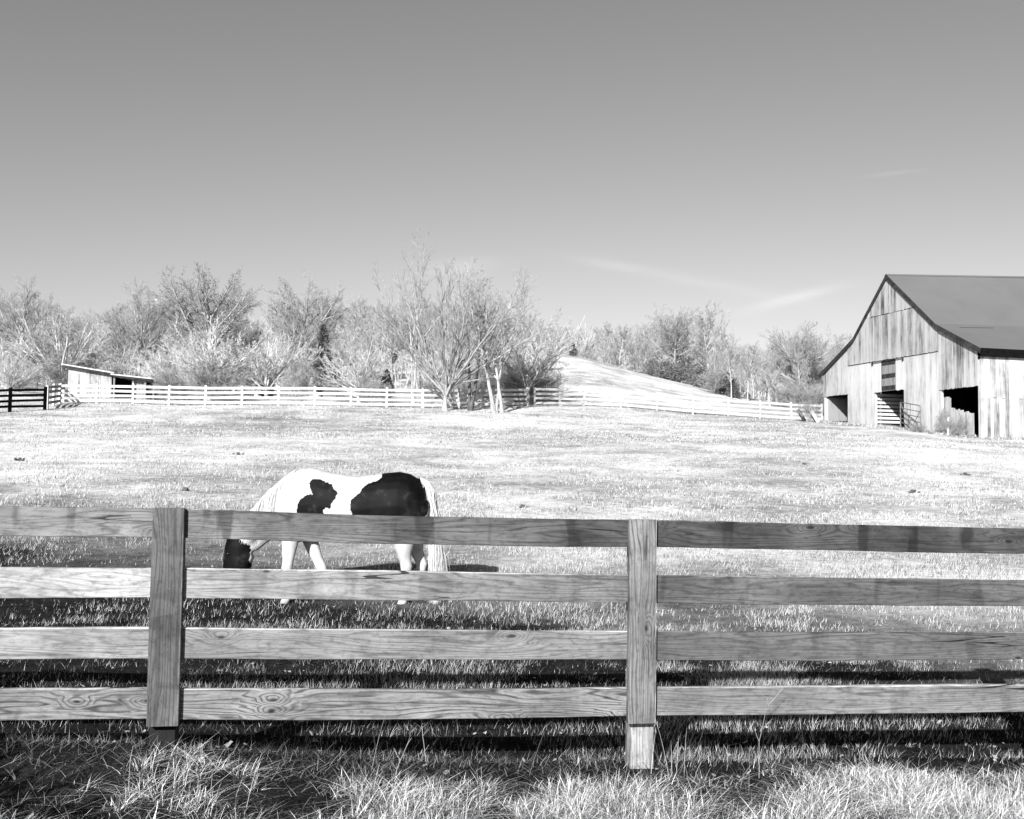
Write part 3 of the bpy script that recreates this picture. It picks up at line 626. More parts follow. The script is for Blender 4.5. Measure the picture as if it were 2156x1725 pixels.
# ------------------------------------------------------------------ bare trees
def perp(T, az_):
    ref = np.where(np.abs(T[:, 2:3]) > .9, np.array([[1., 0, 0]]), np.array([[0, 0, 1.]]))
    A = np.cross(T, ref); A /= np.linalg.norm(A, axis=1, keepdims=True); B = np.cross(T, A)
    return A * np.cos(az_)[:, None] + B * np.sin(az_)[:, None]
def grow_tree(name, seed, H, trunk_h, tr_r, stems, levels, mat_t, mat_c, lean=(0, 0), spread=.9, trop=.35, first=(.25, 1.0), twig_r=.01, wob=.10, droop=0.0, dome=None):
    """levels: list of (children per branch, length factor, angle mean deg, angle jitter, K points, sides)"""
    r = np.random.default_rng(seed)
    # stems
    N = stems; K = 9
    base = np.zeros((N, 3)); base[:, :2] = r.normal(0, .06 * tr_r / .15, (N, 2)) * (0 if N == 1 else 1.5)
    azs = r.random(N) * 6.283 if N > 1 else np.zeros(1)
    if N > 1: azs = np.arange(N) * 6.283 / N + r.normal(0, .4, N)
    tilt = (r.uniform(.12, .45, N) * spread if N > 1 else np.zeros(1) + .03)
    d = np.stack([np.sin(tilt) * np.cos(azs) + lean[0], np.sin(tilt) * np.sin(azs) + lean[1], np.cos(tilt)], -1); d /= np.linalg.norm(d, axis=1, keepdims=True)
    L = H * trunk_h * r.uniform(.85, 1.1, N)
    P = np.zeros((N, K, 3)); P[:, 0] = base
    for k in range(1, K):
        d = d + r.normal(0, wob * .5, (N, 3)) + np.array([0, 0, .05]); d /= np.linalg.norm(d, axis=1, keepdims=True)
        P[:, k] = P[:, k - 1] + d * (L / (K - 1))[:, None]
    t = np.linspace(0, 1, K)
    R_ = tr_r * (1 / math.sqrt(N) ** .7) * (1 - .72 * t)[None] * r.uniform(.8, 1.1, (N, 1)); R_[:, 0] *= 1.35
    layers = [(P, R_, 7)]; Lc = L
    for li, (nc, lf, am, aj, K2, sd) in enumerate(levels):
        N = len(P); pi_ = np.repeat(np.arange(N), nc)
        lo, hi = first if li == 0 else (.12, 1.0)
        tt = lo + (hi - lo) * ((np.tile(np.arange(nc), N) + r.random(N * nc) * .9) / nc); tt = np.clip(tt, 0, .995)
        Kp = P.shape[1]; f = tt * (Kp - 1); k0 = np.minimum(f.astype(int), Kp - 2); fr = (f - k0)[:, None]
        b0 = P[pi_, k0] * (1 - fr) + P[pi_, k0 + 1] * fr; T = P[pi_, k0 + 1] - P[pi_, k0]; T /= np.linalg.norm(T, axis=1, keepdims=True)
        rp = R_[pi_, k0] * (1 - fr[:, 0]) + R_[pi_, k0 + 1] * fr[:, 0]
        a = np.radians(np.clip(r.normal(am, aj, len(tt)), 8, 100)); azv = np.tile(np.arange(nc) * 2.4, N) + r.random(len(tt)) * 1.6 + np.repeat(r.random(N) * 6.28, nc)
        d = T * np.cos(a)[:, None] + perp(T, azv) * np.sin(a)[:, None]
        Ln = Lc[pi_] * lf * r.uniform(.6, 1.15, len(tt)) * (1.12 - .55 * tt)
        if li == 0: Ln = H * (1 - trunk_h * (tt * .8)) * lf * r.uniform(.8, 1.1, len(tt))
        if li == 0 and dome:
            rx, rz, cz = dome[0] * H, dome[1] * H, dome[2] * H      # a rounded crown: main limbs reach its outline
            e = d + np.array([0, 0, trop * .35]); e /= np.linalg.norm(e, axis=1, keepdims=True); sc_ = np.array([rx, rx, rz]); q0 = (b0 - np.array([0, 0, cz])) / sc_; q1 = e / sc_
            A_ = (q1 ** 2).sum(1); B_ = (q0 * q1).sum(1); C_ = (q0 ** 2).sum(1) - 1; Ln = (-B_ + np.sqrt(np.maximum(B_ ** 2 - A_ * C_, 0))) / A_ * r.uniform(.80, 1.0, len(tt)); Ln = np.maximum(Ln, .1 * H)
        Q_ = np.zeros((len(tt), K2, 3)); Q_[:, 0] = b0
        for k in range(1, K2):
            d = d + r.normal(0, wob, d.shape) + np.array([0, 0, trop / K2 / (1 + .8 * li)]); d /= np.linalg.norm(d, axis=1, keepdims=True)
            Q_[:, k] = Q_[:, k - 1] + d * (Ln / (K2 - 1))[:, None]
        r0 = np.minimum(rp * .75, np.maximum(Ln * .022, twig_r)); R2 = np.maximum(r0[:, None] * (1 - .75 * np.linspace(0, 1, K2))[None], twig_r * (.55 if li == len(levels) - 1 else .8))
        P, R_, Lc = Q_, R2, Ln; layers.append((P, R_, sd))
    zt = max(l[0][:, :, 2].max() for l in layers); s = H / zt
    mesh_t = MB(); V, Q = tubes(layers[0][0] * s, layers[0][1], layers[0][2]); mesh_t.add(V, Q)
    mc = MB()
    for li, (P, R_, sd) in enumerate(layers[1:]):
        V, Q = tubes(P * s, R_, sd); mc.add(V, Q)
    me1 = meshf(name + '_trunk', np.vstack(mesh_t.V), np.vstack(mesh_t.Q), None, mat_t, True)
    me2 = meshf(name + '_crown', np.vstack(mc.V), np.vstack(mc.Q), None, mat_c, True)
    return me1, me2, H
def put_tree(kind, var, px, d, ytop=None, h=None, label='', group=None, rz=None, cat='tree', wide=1.0):
    x, y, z = at(px, d); me1, me2, H = var
    hh = h if h else ztop(px, ytop, d) - z
    o = empty(kind, (x, y, z - .08), random.uniform(0, 6.28) if rz is None else rz, label, cat, group)
    s = hh / H; o.scale = (s * wide, s * wide, s)
    link('trunk', me1, o); link('crown', me2, o)
    return o
A = lambda *a: list(a)
LV4 = [(10, .44, 34, 10, 7, 4), (8, .46, 38, 12, 5, 3), (8, .5, 42, 14, 3, 3)]
V_oak = [grow_tree('oak', 21 + i, 13, .62, .34, 1, [(17, .7, 42, 13, 10, 5)] + LV4, M_bark, M_oakt, trop=.22, first=(.42, 1.0), twig_r=.014, wob=.06, dome=((.42, .40, .60), (.36, .42, .58), (.46, .36, .62))[i]) for i in range(3)]
V_tall = [grow_tree('tall', 31 + i, 14, .80, .22, 1, [(20, .46, 42, 10, 8, 5)] + LV4[:2] + [(5, .5, 34, 12, 3, 3)], M_twig, M_twig, trop=.35, first=(.34, 1.0), twig_r=.018, wob=.06, dome=((.24, .36, .62), (.20, .38, .60), (.27, .33, .65))[i]) for i in range(3)]
V_fan = [grow_tree('fan', 41 + i, 7, .30, .20, 1, [(22, .85, 52, 14, 9, 4), (9, .36, 28, 9, 6, 4), (8, .42, 30, 10, 4, 3), (6, .5, 32, 12, 3, 3)], M_barkw, M_barkw, trop=.35, first=(.3, 1.0), twig_r=.012, wob=.07, dome=((.62, .52, .46), (.52, .5, .5))[i]) for i in range(2)]
V_bush = [grow_tree('bush', 51 + i, 3, .5, .05, 9, [(7, .45, 40, 14, 5, 3), (6, .55, 45, 16, 4, 3), (5, .6, 48, 16, 3, 3)], M_brush, M_brush, trop=.2, spread=1.9, first=(.1, 1.0), twig_r=.010) for i in range(2)]
V_pale = [grow_tree('vine', 55 + i, 3, .5, .05, 9, [(7, .45, 40, 14, 5, 3), (6, .55, 45, 16, 4, 3)], M_barkw, M_barkw, trop=.1, spread=2.2, first=(.1, 1.0), twig_r=.012, wob=.2) for i in range(2)]
# trees in the middle, at the break in the fence
hero = grow_tree('hero', 61, 10.6, .17, .26, 1, [(17, .95, 40, 15, 12, 6), (8, .34, 24, 8, 8, 4), (7, .42, 26, 10, 5, 3), (5, .5, 30, 12, 3, 3)], M_bark, M_barkm, lean=(-.05, 0), trop=.30, first=(.55, 1.0), twig_r=.011, wob=.055)
sparse = grow_tree('sparse', 66, 15, .45, .22, 2, [(6, .5, 22, 8, 10, 4), (5, .42, 30, 9, 6, 3), (4, .5, 34, 12, 4, 3), (3, .5, 36, 14, 3, 3)], M_brush, M_brush, lean=(-.18, 0), trop=.25, spread=.4, first=(.45, 1.0), twig_r=.016, wob=.06)
put_tree('bare_tree', hero, 936, 63, ytop=512, label='tallest white many-limbed tree in the middle, before the fence gap', rz=.2)
h2 = grow_tree('slim', 62, 8.5, .8, .17, 2, [(9, .30, 38, 12, 7, 4), (6, .5, 38, 12, 5, 3), (5, .55, 40, 14, 4, 3)], M_barkd, M_bark, trop=.5, spread=.35, first=(.3, 1.0), twig_r=.011)
put_tree('bare_tree', h2, 988, 64, ytop=600, label='slim tree with a black trunk, second from left at the fence gap', rz=1.0)
h3 = grow_tree('side', 63, 9.6, .5, .20, 3, [(8, .45, 34, 12, 8, 4), (7, .5, 38, 14, 6, 3), (7, .5, 42, 16, 4, 3), (4, .6, 42, 16, 3, 3)], M_bark, M_bark, lean=(.04, 0), trop=.45, spread=.8, first=(.3, 1.0), twig_r=.011, wob=.14)
put_tree('bare_tree', h3, 1052, 62.5, ytop=535, label='bare tree with white forked trunk, just right of the black-trunked tree', rz=2.2)
put_tree('bare_tree', V_fan[1], 1112, 70, ytop=640, label='bushy bare tree leaning right over the foot of the hill', rz=3.0, wide=1.15)
put_tree('bare_shrub', V_bush[0], 905, 68.5, h=2.4, label='scrubby bush behind the fence left of the tall tree', cat='shrub')
put_tree('bare_shrub', V_bush[1], 968, 69, h=2.2, label='twiggy bush between the tall tree and the black trunk', cat='shrub')
put_tree('bare_shrub', V_bush[0], 1020, 69.5, h=2.2, label='twiggy bush between the black trunk and the white forked trunk', cat='shrub')
put_tree('bare_shrub', V_bush[1], 1085, 70.5, h=3.0, label='dense bush right of the white forked trunk', cat='shrub')
put_tree('bare_shrub', V_bush[0], 1135, 72, h=3.0, label='bush hanging over the fence at the left foot of the hill', cat='shrub')
# named trees of the wood edge
named = [('bare_tree', V_oak[0], 430, 98, 541, 'large round-crowned bare tree standing tallest on the left skyline', 1.15),
         ('bare_tree', V_oak[1], 285, 94, 578, 'round bare tree behind the right end of the shed', 1.0),
         ('bare_tree', V_oak[1], 45, 96, 572, 'dark-topped bare tree at the left edge of the picture', 1.0),
         ('bare_tree', V_oak[0], 640, 100, 570, 'broad bare tree on the skyline behind the dark cedar', 1.0),
         ('bare_tree', V_fan[0], 128, 88, 640, 'pale spreading tree just left of the shed roof', 1.2),
         ('bare_tree', V_fan[1], 440, 78, 655, 'pale fan-shaped tree below the tallest skyline tree', 1.25),
         ('bare_tree', V_fan[0], 560, 80, 680, 'pale fan-shaped tree behind the fence, right of the other pale one', 1.1),
         ('bare_tree', V_fan[1], 755, 76, 690, 'pale bushy tree behind the fence, left of the tall middle tree', 1.1),
         ('bare_tree', V_fan[0], 15, 70, 735, 'small pale tree above the black fence at the left edge', 1.1),
         ('bare_tree', sparse, 872, 74, 478, 'very tall thin-limbed tree reaching highest above the middle clump', .8),
         ('bare_tree', V_oak[0], 1420, 128, 632, 'broad bare tree on the skyline above the hill\'s slope', 1.0),
         ('bare_tree', V_tall[1], 1497, 122, 628, 'tall pointed bare tree right of the broad one above the hill', 1.15),
         ('bare_tree', V_oak[2], 1685, 112, 660, 'wide bare tree standing alone left of the barn roof', 1.15)]
for kind, v, px, d, yt, lab, wd in named: put_tree(kind, v, px, d, ytop=yt, label=lab, wide=wd)
# the wood behind: each tree its own thing
ox = [-400, 0, 60, 100, 150, 200, 280, 330, 430, 510, 540, 600, 680, 740, 800, 880, 940, 1000, 1100, 1160, 1250, 1340, 1380, 1440, 1490, 1550, 1600, 1640, 1700, 1740, 1800, 2600]
oy = [600, 590, 585, 612, 640, 622, 600, 615, 590, 605, 632, 590, 600, 610, 600, 590, 592, 612, 635, 662, 678, 670, 655, 650, 655, 698, 708, 690, 685, 696, 692, 700]
r2 = random.Random(77)
def wood(n, p0, p1, d0, d1, dy0, dy1, vs, label, group, kind='bare_tree', wd=(.8, 1.2)):
    for i in range(n):
        px = p0 + (p1 - p0) * (i + r2.random()) / n; d = r2.uniform(d0, d1); yt = float(np.interp(px, ox, oy)) + r2.uniform(dy0, dy1)
        if 60 < px < 350: d = max(d, 88)
        x, y, z = at(px, d)
        if ztop(px, yt, d) - z < 4.5: yt = 990 - (z + 4.5 + r2.random() * 2 - EYE) * FP / d
        put_tree(kind, r2.choice(vs), px, d, ytop=yt, label=label, group=group, wide=r2.uniform(*wd))
wood(22, -120, 1120, 96, 118, 18, 70, V_tall + V_oak, 'bare tree in the wood edge left of the hill', 'trees of the left wood edge')
wood(13, -120, 1120, 80, 92, 80, 140, V_tall + V_fan, 'lower bare tree just behind the left fence', 'low trees behind the left fence')
wood(40, -150, 1180, 140, 185, 4, 34, V_tall + V_oak, 'pale far tree on the wooded ridge at left', 'trees on the left ridge')
wood(24, 1150, 1760, 132, 150, 5, 40, V_tall, 'bare slender tree in the row beyond the hill', 'trees beyond the hill')
wood(12, 1500, 1760, 95, 118, 40, 90, V_tall, 'lower bare tree between the hill and the barn', 'trees between hill and barn')
wood(24, 1150, 2350, 190, 225, -2, 14, V_tall + V_oak, 'far tree on the distant ridge at right', 'trees on the right ridge')
# brush along the wood's foot
for i in range(30):
    px = r2.uniform(-80, 1120) if i < 21 else r2.uniform(1500, 1740); d = r2.uniform(72, 82) if i < 21 else r2.uniform(92, 100)
    if 60 < px < 350: d = 87
    put_tree('bare_shrub', r2.choice(V_bush), px, d, h=r2.uniform(1.8, 3.6), label='low bare brush at the foot of the wood', group='brush at the foot of the wood', cat='shrub', wide=r2.uniform(1.0, 1.6))
# distant wooded hillside as one mass
def far_wood():
    N = 5200; px = rng.uniform(-500, 3200, N); d = rng.uniform(140, 300, N)
    x = (px - CX) / FP * d; z = ground_z(x, d); H = rng.uniform(4.5, 8.5, N)
    V = []; 
    K = 4; P = np.zeros((N, K, 3)); P[:, 0] = np.stack([x, d, z], -1)
    dr = np.stack([rng.normal(0, .12, N), rng.normal(0, .12, N), np.ones(N)], -1)
    for k in range(1, K): P[:, k] = P[:, k - 1] + dr * (H / (K - 1))[:, None] + rng.normal(0, .08, (N, 3))
    Rr = (.07 * (1 - .8 * np.linspace(0, 1, K)))[None] * rng.uniform(.7, 1.3, (N, 1))
    mb = MB(); v, q = tubes(P, Rr, 3); mb.add(v, q)
    M2 = N * 14; i = rng.integers(0, N, M2); t = rng.uniform(.25, 1, M2); b = P[i, 0] * (1 - t)[:, None] + P[i, -1] * t[:, None]
    a = rng.random(M2) * 6.283; e = rng.uniform(.3, 1.1, M2); L = H[i] * rng.uniform(.18, .4, M2)
    dd = np.stack([np.cos(a) * np.cos(e), np.sin(a) * np.cos(e), np.sin(e)], -1)
    P2 = np.stack([b, b + dd * (L * .5)[:, None], b + dd * L[:, None] + np.array([0, 0, .2]) * L[:, None]], 1)
    v, q = tubes(P2, np.broadcast_to(np.array([.05, .04, .03]), (M2, 3)), 3); mb.add(v, q)
    o = mb.build('far_wood', M_twig); tag(o, 'mass of bare winter woodland covering the far ridge', 'woodland', kind='stuff')
far_wood()
# ------------------------------------------------------------------ cedars and evergreen scrub
def cedar_mesh(seed, H, Rm, n, trunk=True):
    r = np.random.default_rng(seed); t = r.random(n) ** .8; az_ = r.random(n) * 6.283
    lump = .75 + .35 * np.sin(az_ * 3 + t * 9 + seed) * np.sin(t * 14 + az_)
    rad = Rm * (1 - t) ** .75 * np.minimum(1, t * 6 + .35) * lump * r.uniform(.35, 1.0, n) ** .5
    c = np.stack([rad * np.cos(az_), rad * np.sin(az_), .08 * H + t * H * .92], -1)
    s = r.uniform(.05, .13, n) * (H / 4) ** .5
    d = np.stack([np.cos(az_), np.sin(az_), r.uniform(.1, .9, n)], -1) + r.normal(0, .4, (n, 3)); d /= np.linalg.norm(d, axis=1, keepdims=True)
    w = np.cross(d, r.normal(0, 1, (n, 3))); w /= np.linalg.norm(w, axis=1, keepdims=True)
    V = np.stack([c - w * s[:, None] * .5, c + w * s[:, None] * .5, c + d * s[:, None] * 2.0], 1).reshape(-1, 3)
    return meshf('cedar_crown', V, None, np.arange(n * 3).reshape(-1, 3), M_cedar)
def scrub_mesh(seed, n=5200):
    r = np.random.default_rng(seed); nb = 7; bc = np.stack([r.uniform(-1.1, 1.1, nb), r.uniform(-.9, .9, nb), r.uniform(.6, 2.6, nb)], -1); br = r.uniform(.55, 1.15, nb)
    i = r.integers(0, nb, n); d = r.normal(0, 1, (n, 3)); d /= np.linalg.norm(d, axis=1, keepdims=True); c = bc[i] + d * (br[i] * r.random(n) ** .4)[:, None]; c[:, 2] = np.abs(c[:, 2]) + .05
    s = r.uniform(.06, .15, n); w = np.cross(d, r.normal(0, 1, (n, 3))); w /= np.linalg.norm(w, axis=1, keepdims=True); d = d + r.normal(0, .5, (n, 3))
    V = np.stack([c - w * s[:, None] * .5, c + w * s[:, None] * .5, c + d * s[:, None] * 1.8], 1).reshape(-1, 3)
    return meshf('scrub_crown', V, None, np.arange(n * 3).reshape(-1, 3), M_scrub)
V_scrub = [scrub_mesh(90 + i) for i in range(3)]
V_ced = [cedar_mesh(5 + i, 4, 1.1, 5200) for i in range(3)]
tm = MB(); tm.tube([(0, 0, -.3), (0, 0, 1.5), (.05, 0, 3.4)], (.1, .07, .02), 6); tm_o = meshf('cedar_trunk', np.vstack(tm.V), np.vstack(tm.Q), np.vstack(tm.T), M_barkd)
def cedar(px, d, h, label, wide=1.0, v=0, kind='cedar_tree', cat='tree', group=None):
    x, y, z = at(px, d); o = empty(kind, (x, y, z - .05), r2.random() * 6.28, label, cat, group); s = h / 4; o.scale = (s * wide, s * wide, s)
    link('trunk', tm_o, o); link('crown', (V_scrub if kind == 'evergreen_bush' else V_ced)[v], o)
cedar(676, 88, 6.3, 'tall dark cedar in the wood left of the middle trees', .75, 0)
cedar(708, 92, 4.2, 'smaller dark cedar close beside the tall dark one', .9, 1)
cedar(1206, 108, 1.5, 'tiny lone cedar on the crest of the bare hill', 1.3, 2)
cedar(560, 84, 3.0, 'dark evergreen behind the fence below the pale fan-shaped tree', 1.1, 2)
cedar(812, 84, 2.6, 'dark evergreen behind the fence left of the tallest middle tree', 1.2, 1)
for i, (px, d, h, w_) in enumerate([(1376, 116, 2.2, 1.1), (1402, 113, 2.7, 1.1), (1432, 110, 2.6, 1.3), (1466, 107, 2.1, 1.2), (1492, 103, 2.9, 1.1), (1518, 100, 2.7, 1.1), (1545, 98, 1.7, 1.2), (1348, 119, 1.3, 1.3), (1305, 121, 1.2, 1.3)]):
    cedar(px, d, h, 'dark rounded evergreen bush at the foot of the wood along the hill crest', w_, i % 3, 'evergreen_bush', 'shrub', 'evergreen bushes along the hill crest')
# climbing brambles about the barn's right opening
def bramble(x, y, h, label, n=60, wide=1.2):
    w_ = bw_(x, y, 0); v = V_pale[n % 2]; z = gz(w_[0], w_[1]); o = empty('bare_bramble', (w_[0], w_[1], z - .05), r2.random() * 6, label, 'bramble'); s = h / 3; o.scale = (s * wide, s * wide, s)
    link('stems', v[0], o); link('twigs', V_bush[n % 2][1], o)
bramble(-.3, 2.3, 1.7, 'tall bare bramble against the left side of the right barn opening', 1, .55)
bramble(-.6, 1.5, 1.2, 'low bare bramble in the middle of the right barn opening', 2, .8)
bramble(-.5, .7, 1.4, 'bare bramble at the barn\'s near corner post', 3, .7)
bramble(-.6, 14.6, 1.7, 'bare bramble at the barn\'s far left corner', 2, .9)
bramble(-1.0, 3.4, .6, 'ankle-high bramble at the foot of the tube gate', 1, 1.6)
# ------------------------------------------------------------------ horse
HX, HY = 0.0, 11.5
HZ = .09
SHOULDER = [(-2.178, 1.426), (-2.141, 1.449), (-2.076, 1.442), (-1.974, 1.418), (-1.916, 1.389), (-1.894, 1.346), (-1.872, 1.31), (-1.85, 1.288), (-1.879, 1.244), (-1.901, 1.186), (-1.938, 1.134), (-1.981, 1.141), (-2.0, 1.119), (-1.989, 1.054), (-1.989, 0.879), (-2.01, 0.791), (-2.28, 0.788), (-2.297, 0.933), (-2.297, 1.049), (-2.287, 1.166), (-2.265, 1.217), (-2.207, 1.266), (-2.149, 1.277), (-2.127, 1.267), (-2.149, 1.306), (-2.17, 1.371)]
RUMP = [(-1.414, 1.52), (-1.39, 1.62), (-1.1, 1.62), (-1.04, 1.505), (-1.021, 1.482), (-0.97, 1.417), (-0.912, 1.345), (-0.883, 1.244), (-0.89, 1.142), (-0.927, 1.039), (-0.97, 0.922), (-1.028, 0.834), (-1.247, 0.802), (-1.348, 0.888), (-1.552, 0.943), (-1.756, 0.97), (-1.763, 0.996), (-1.698, 1.021), (-1.661, 1.015), (-1.69, 1.058), (-1.705, 1.13), (-1.708, 1.218), (-1.669, 1.269), (-1.61, 1.306), (-1.603, 1.343), (-1.538, 1.402), (-1.465, 1.439), (-1.407, 1.462), (-1.421, 1.498)]
def inpoly(x, z, poly):
    c = np.zeros(x.shape, bool); n = len(poly); j = n - 1
    for i in range(n):
        xi, zi = poly[i]; xj, zj = poly[j]
        c ^= ((zi > z) != (zj > z)) & (x < (xj - xi) * (z - zi) / (zj - zi + 1e-12) + xi); j = i
    return c
def loft(mb, secs, n=20):
    """secs: (centre xyz, axis-u vec * radius, axis-v vec * radius, squareness)"""
    V = []; K = len(secs); a = np.arange(n) * 2 * math.pi / n
    for c, u, v in secs:
        c = np.array(c); u = np.array(u); v = np.array(v)
        V.append(c + np.cos(a)[:, None] * u + np.sin(a)[:, None] * v)
    V = np.vstack(V); Q = [(k * n + i, k * n + (i + 1) % n, (k + 1) * n + (i + 1) % n, (k + 1) * n + i) for k in range(K - 1) for i in range(n)]
    T = []; V = np.vstack([V, secs[0][0], secs[-1][0]]); c0, c1 = len(V) - 2, len(V) - 1
    T += [((i + 1) % n, i, c0) for i in range(n)]; T += [((K - 1) * n + i, (K - 1) * n + (i + 1) % n, c1) for i in range(n)]
    mb.add(V, Q, T)
def limb(mb, pts, flat=.85):
    P = np.array([p[:3] for p in pts], float); T = np.gradient(P, axis=0); T /= np.linalg.norm(T, axis=1, keepdims=True); secs = []
    for p, t, q in zip(P, T, pts):
        u = np.cross(t, (0, 1, 0)); u /= np.linalg.norm(u); v = np.cross(t, u); ry = q[4] if len(q) > 4 else q[3] * flat
        secs.append((p, u * q[3], v * ry))
    loft(mb, secs, 18)
def horse():
    root = empty('horse', (-1.8, HY, HZ), 0, 'white horse with large black patches and a black head, grazing behind the near fence', 'horse'); inv = Matrix.Translation(root.location).inverted()
    mb = MB(); Y = HY
    tr = [(-.90, 1.28, 1.00, .09), (-.93, 1.37, .86, .19), (-1.0, 1.45, .78, .25), (-1.1, 1.512, .80, .285), (-1.22, 1.535, .80, .30), (-1.36, 1.522, .80, .295), (-1.5, 1.498, .79, .295), (-1.65, 1.482, .77, .31), (-1.8, 1.488, .76, .315), (-1.95, 1.512, .76, .30), (-2.08, 1.545, .77, .27), (-2.2, 1.564, .78, .25), (-2.32, 1.548, .74, .235), (-2.44, 1.49, .79, .22), (-2.54, 1.40, .86, .18), (-2.60, 1.28, .95, .11)]
    secs = []
    for X, zt, zb, hw in tr:
        n = 20; secs.append(((X, Y, (zt + zb) / 2), (0, hw, 0), (0, 0, (zt - zb) / 2)))
    loft(mb, secs, 24)
    # neck
    nk = [(-2.25, Y, 1.20, .31, .17), (-2.42, Y, 1.16, .29, .155), (-2.56, Y, 1.06, .25, .13), (-2.68, Y, .96, .205, .105), (-2.77, Y, .87, .175, .10), (-2.87, Y, .79, .175, .095), (-2.93, Y, .75, .14, .09)]
    limb(mb, nk)
    # head, hanging almost straight down
    hd = [(-2.90, Y, .90, .08, .07), (-2.93, Y, .83, .13, .095), (-2.965, Y, .70, .155, .11), (-2.975, Y, .55, .165, .108), (-2.985, Y, .42, .155, .095), (-3.01, Y, .30, .12, .075), (-3.035, Y, .20, .098, .065), (-3.05, Y, .11, .092, .068), (-3.06, Y, .05, .08, .065), (-3.062, Y, .015, .05, .045)]
    limb(mb, hd)
    # cheek bone
    limb(mb, [(-2.90, Y - .03, .68, .06, .05), (-2.90, Y - .045, .58, .10, .06), (-2.92, Y - .04, .48, .07, .05)]); limb(mb, [(-2.90, Y + .03, .68, .06, .05), (-2.90, Y + .045, .58, .10, .06), (-2.92, Y + .04, .48, .07, .05)])
    # legs
    n_ = -.15; f_ = .14
    limb(mb, [(-2.33, Y + n_ * .7, 1.15, .17, .10), (-2.36, Y + n_, .95, .14, .10), (-2.375, Y + n_, .78, .095), (-2.385, Y + n_, .66, .076), (-2.395, Y + n_, .55, .060), (-2.405, Y + n_, .47, .062), (-2.405, Y + n_, .41, .054), (-2.40, Y + n_, .33, .040), (-2.40, Y + n_, .22, .038), (-2.405, Y + n_, .15, .050), (-2.425, Y + n_, .10, .042), (-2.445, Y + n_, .06, .056)])
    limb(mb, [(-2.32, Y + f_ * .7, 1.12, .16, .10), (-2.27, Y + f_, .93, .13, .10), (-2.22, Y + f_, .78, .09), (-2.175, Y + f_, .66, .074), (-2.125, Y + f_, .55, .060), (-2.085, Y + f_, .465, .062), (-2.06, Y + f_, .405, .053), (-2.035, Y + f_, .33, .040), (-2.0, Y + f_, .22, .038), (-1.98, Y + f_, .15, .048), (-1.985, Y + f_, .10, .042), (-2.0, Y + f_, .06, .054)])
    limb(mb, [(-1.12, Y - .12, 1.22, .24, .15), (-1.12, Y - .15, 1.02, .225, .14), (-1.15, Y - .16, .88, .17, .11), (-1.15, Y - .16, .76, .115), (-1.145, Y - .155, .66, .082), (-1.13, Y - .15, .58, .062), (-1.115, Y - .15, .51, .066), (-1.12, Y - .15, .44, .052), (-1.135, Y - .15, .33, .044), (-1.14, Y - .15, .22, .042), (-1.145, Y - .15, .15, .052), (-1.165, Y - .15, .10, .044), (-1.185, Y - .15, .06, .056)])
    limb(mb, [(-1.10, Y + .12, 1.22, .22, .15), (-1.09, Y + .15, 1.02, .21, .13), (-1.08, Y + .15, .88, .16, .11), (-1.06, Y + .15, .76, .11), (-1.035, Y + .15, .66, .08), (-1.00, Y + .15, .58, .062), (-.975, Y + .15, .51, .066), (-.985, Y + .15, .44, .052), (-1.005, Y + .15, .33, .044), (-1.01, Y + .15, .22, .042), (-1.015, Y + .15, .15, .050), (-1.035, Y + .15, .10, .044), (-1.055, Y + .15, .06, .054)])
    # dock
    limb(mb, [(-1.02, Y, 1.42, .07, .06), (-.92, Y, 1.39, .055, .05), (-.86, Y, 1.31, .045, .04), (-.83, Y, 1.2, .03, .03)])
    me = meshf('tmp', np.vstack(mb.V), np.vstack(mb.Q), np.vstack(mb.T))
    tmp = bpy.data.objects.new('tmp', me); col.objects.link(tmp)
    rm = tmp.modifiers.new('r', 'REMESH'); rm.mode = 'VOXEL'; rm.voxel_size = .0095
    sm = tmp.modifiers.new('s', 'SMOOTH'); sm.factor = .6; sm.iterations = 13
    dg = bpy.context.evaluated_depsgraph_get(); dg.update()
    m2 = bpy.data.meshes.new_from_object(tmp.evaluated_get(dg)); bpy.data.objects.remove(tmp)
    m2.name = 'body'; m2.materials.clear()
    n = len(m2.vertices); v = np.zeros(n * 3, np.float32); m2.vertices.foreach_get('co', v); v = v.reshape(-1, 3)
    x, y, z = v[:, 0], v[:, 1], v[:, 2]
    jx = (vnoise(x * 22, z * 22) - .5) * .018 + (vnoise(x * 70 + 5, z * 70) - .5) * .012; jz = (vnoise(x * 22 + 40, z * 22) - .5) * .018 + (vnoise(x * 70, z * 70 + 50) - .5) * .012
    near = y < Y
    dark = inpoly(x + jx, z + jz, SHOULDER) & near
    dark |= inpoly(x + jx, z + jz, RUMP) & (near | (z > 1.47))
    dark |= inpoly(x + jx + .1, z + jz - .03, RUMP) & ~near
    headm = (x < -2.825 + jx) & (z < .80 + jz - (x + 2.98) * .6)
    blaze = (np.abs(y - Y) < .032 + (vnoise(z * 14, z * 3) - .5) * .02) & (x < -3.0 - .0 * z) & (x < -2.985 - .06 * (z > .3)) & (z < .78)
    dark |= headm & ~blaze
    cm = np.where(dark, 0.0, 1.0)
    # skin tones: pinkish shadow of the muzzle and lower legs stays faint
    ca = m2.color_attributes.new('coat', 'FLOAT_COLOR', 'POINT'); cc = np.stack([cm, cm, cm, np.ones(n)], -1).astype(np.float32); ca.data.foreach_set('color', cc.ravel())
    M_, t, p = mat('horse_coat'); g = G(t); at_ = NN(t, 'ShaderNodeAttribute', attribute_name='coat'); 
    s = g.ramp(at_.outputs['Fac'], [(.35, 0), (.65, 1)])
    nz = g.noise(g.coord('Object', (5, 5, 5)), 1.3, 4, .6); fn = g.noise(g.coord('Object', (60, 60, 14)), 1, 3, .6)
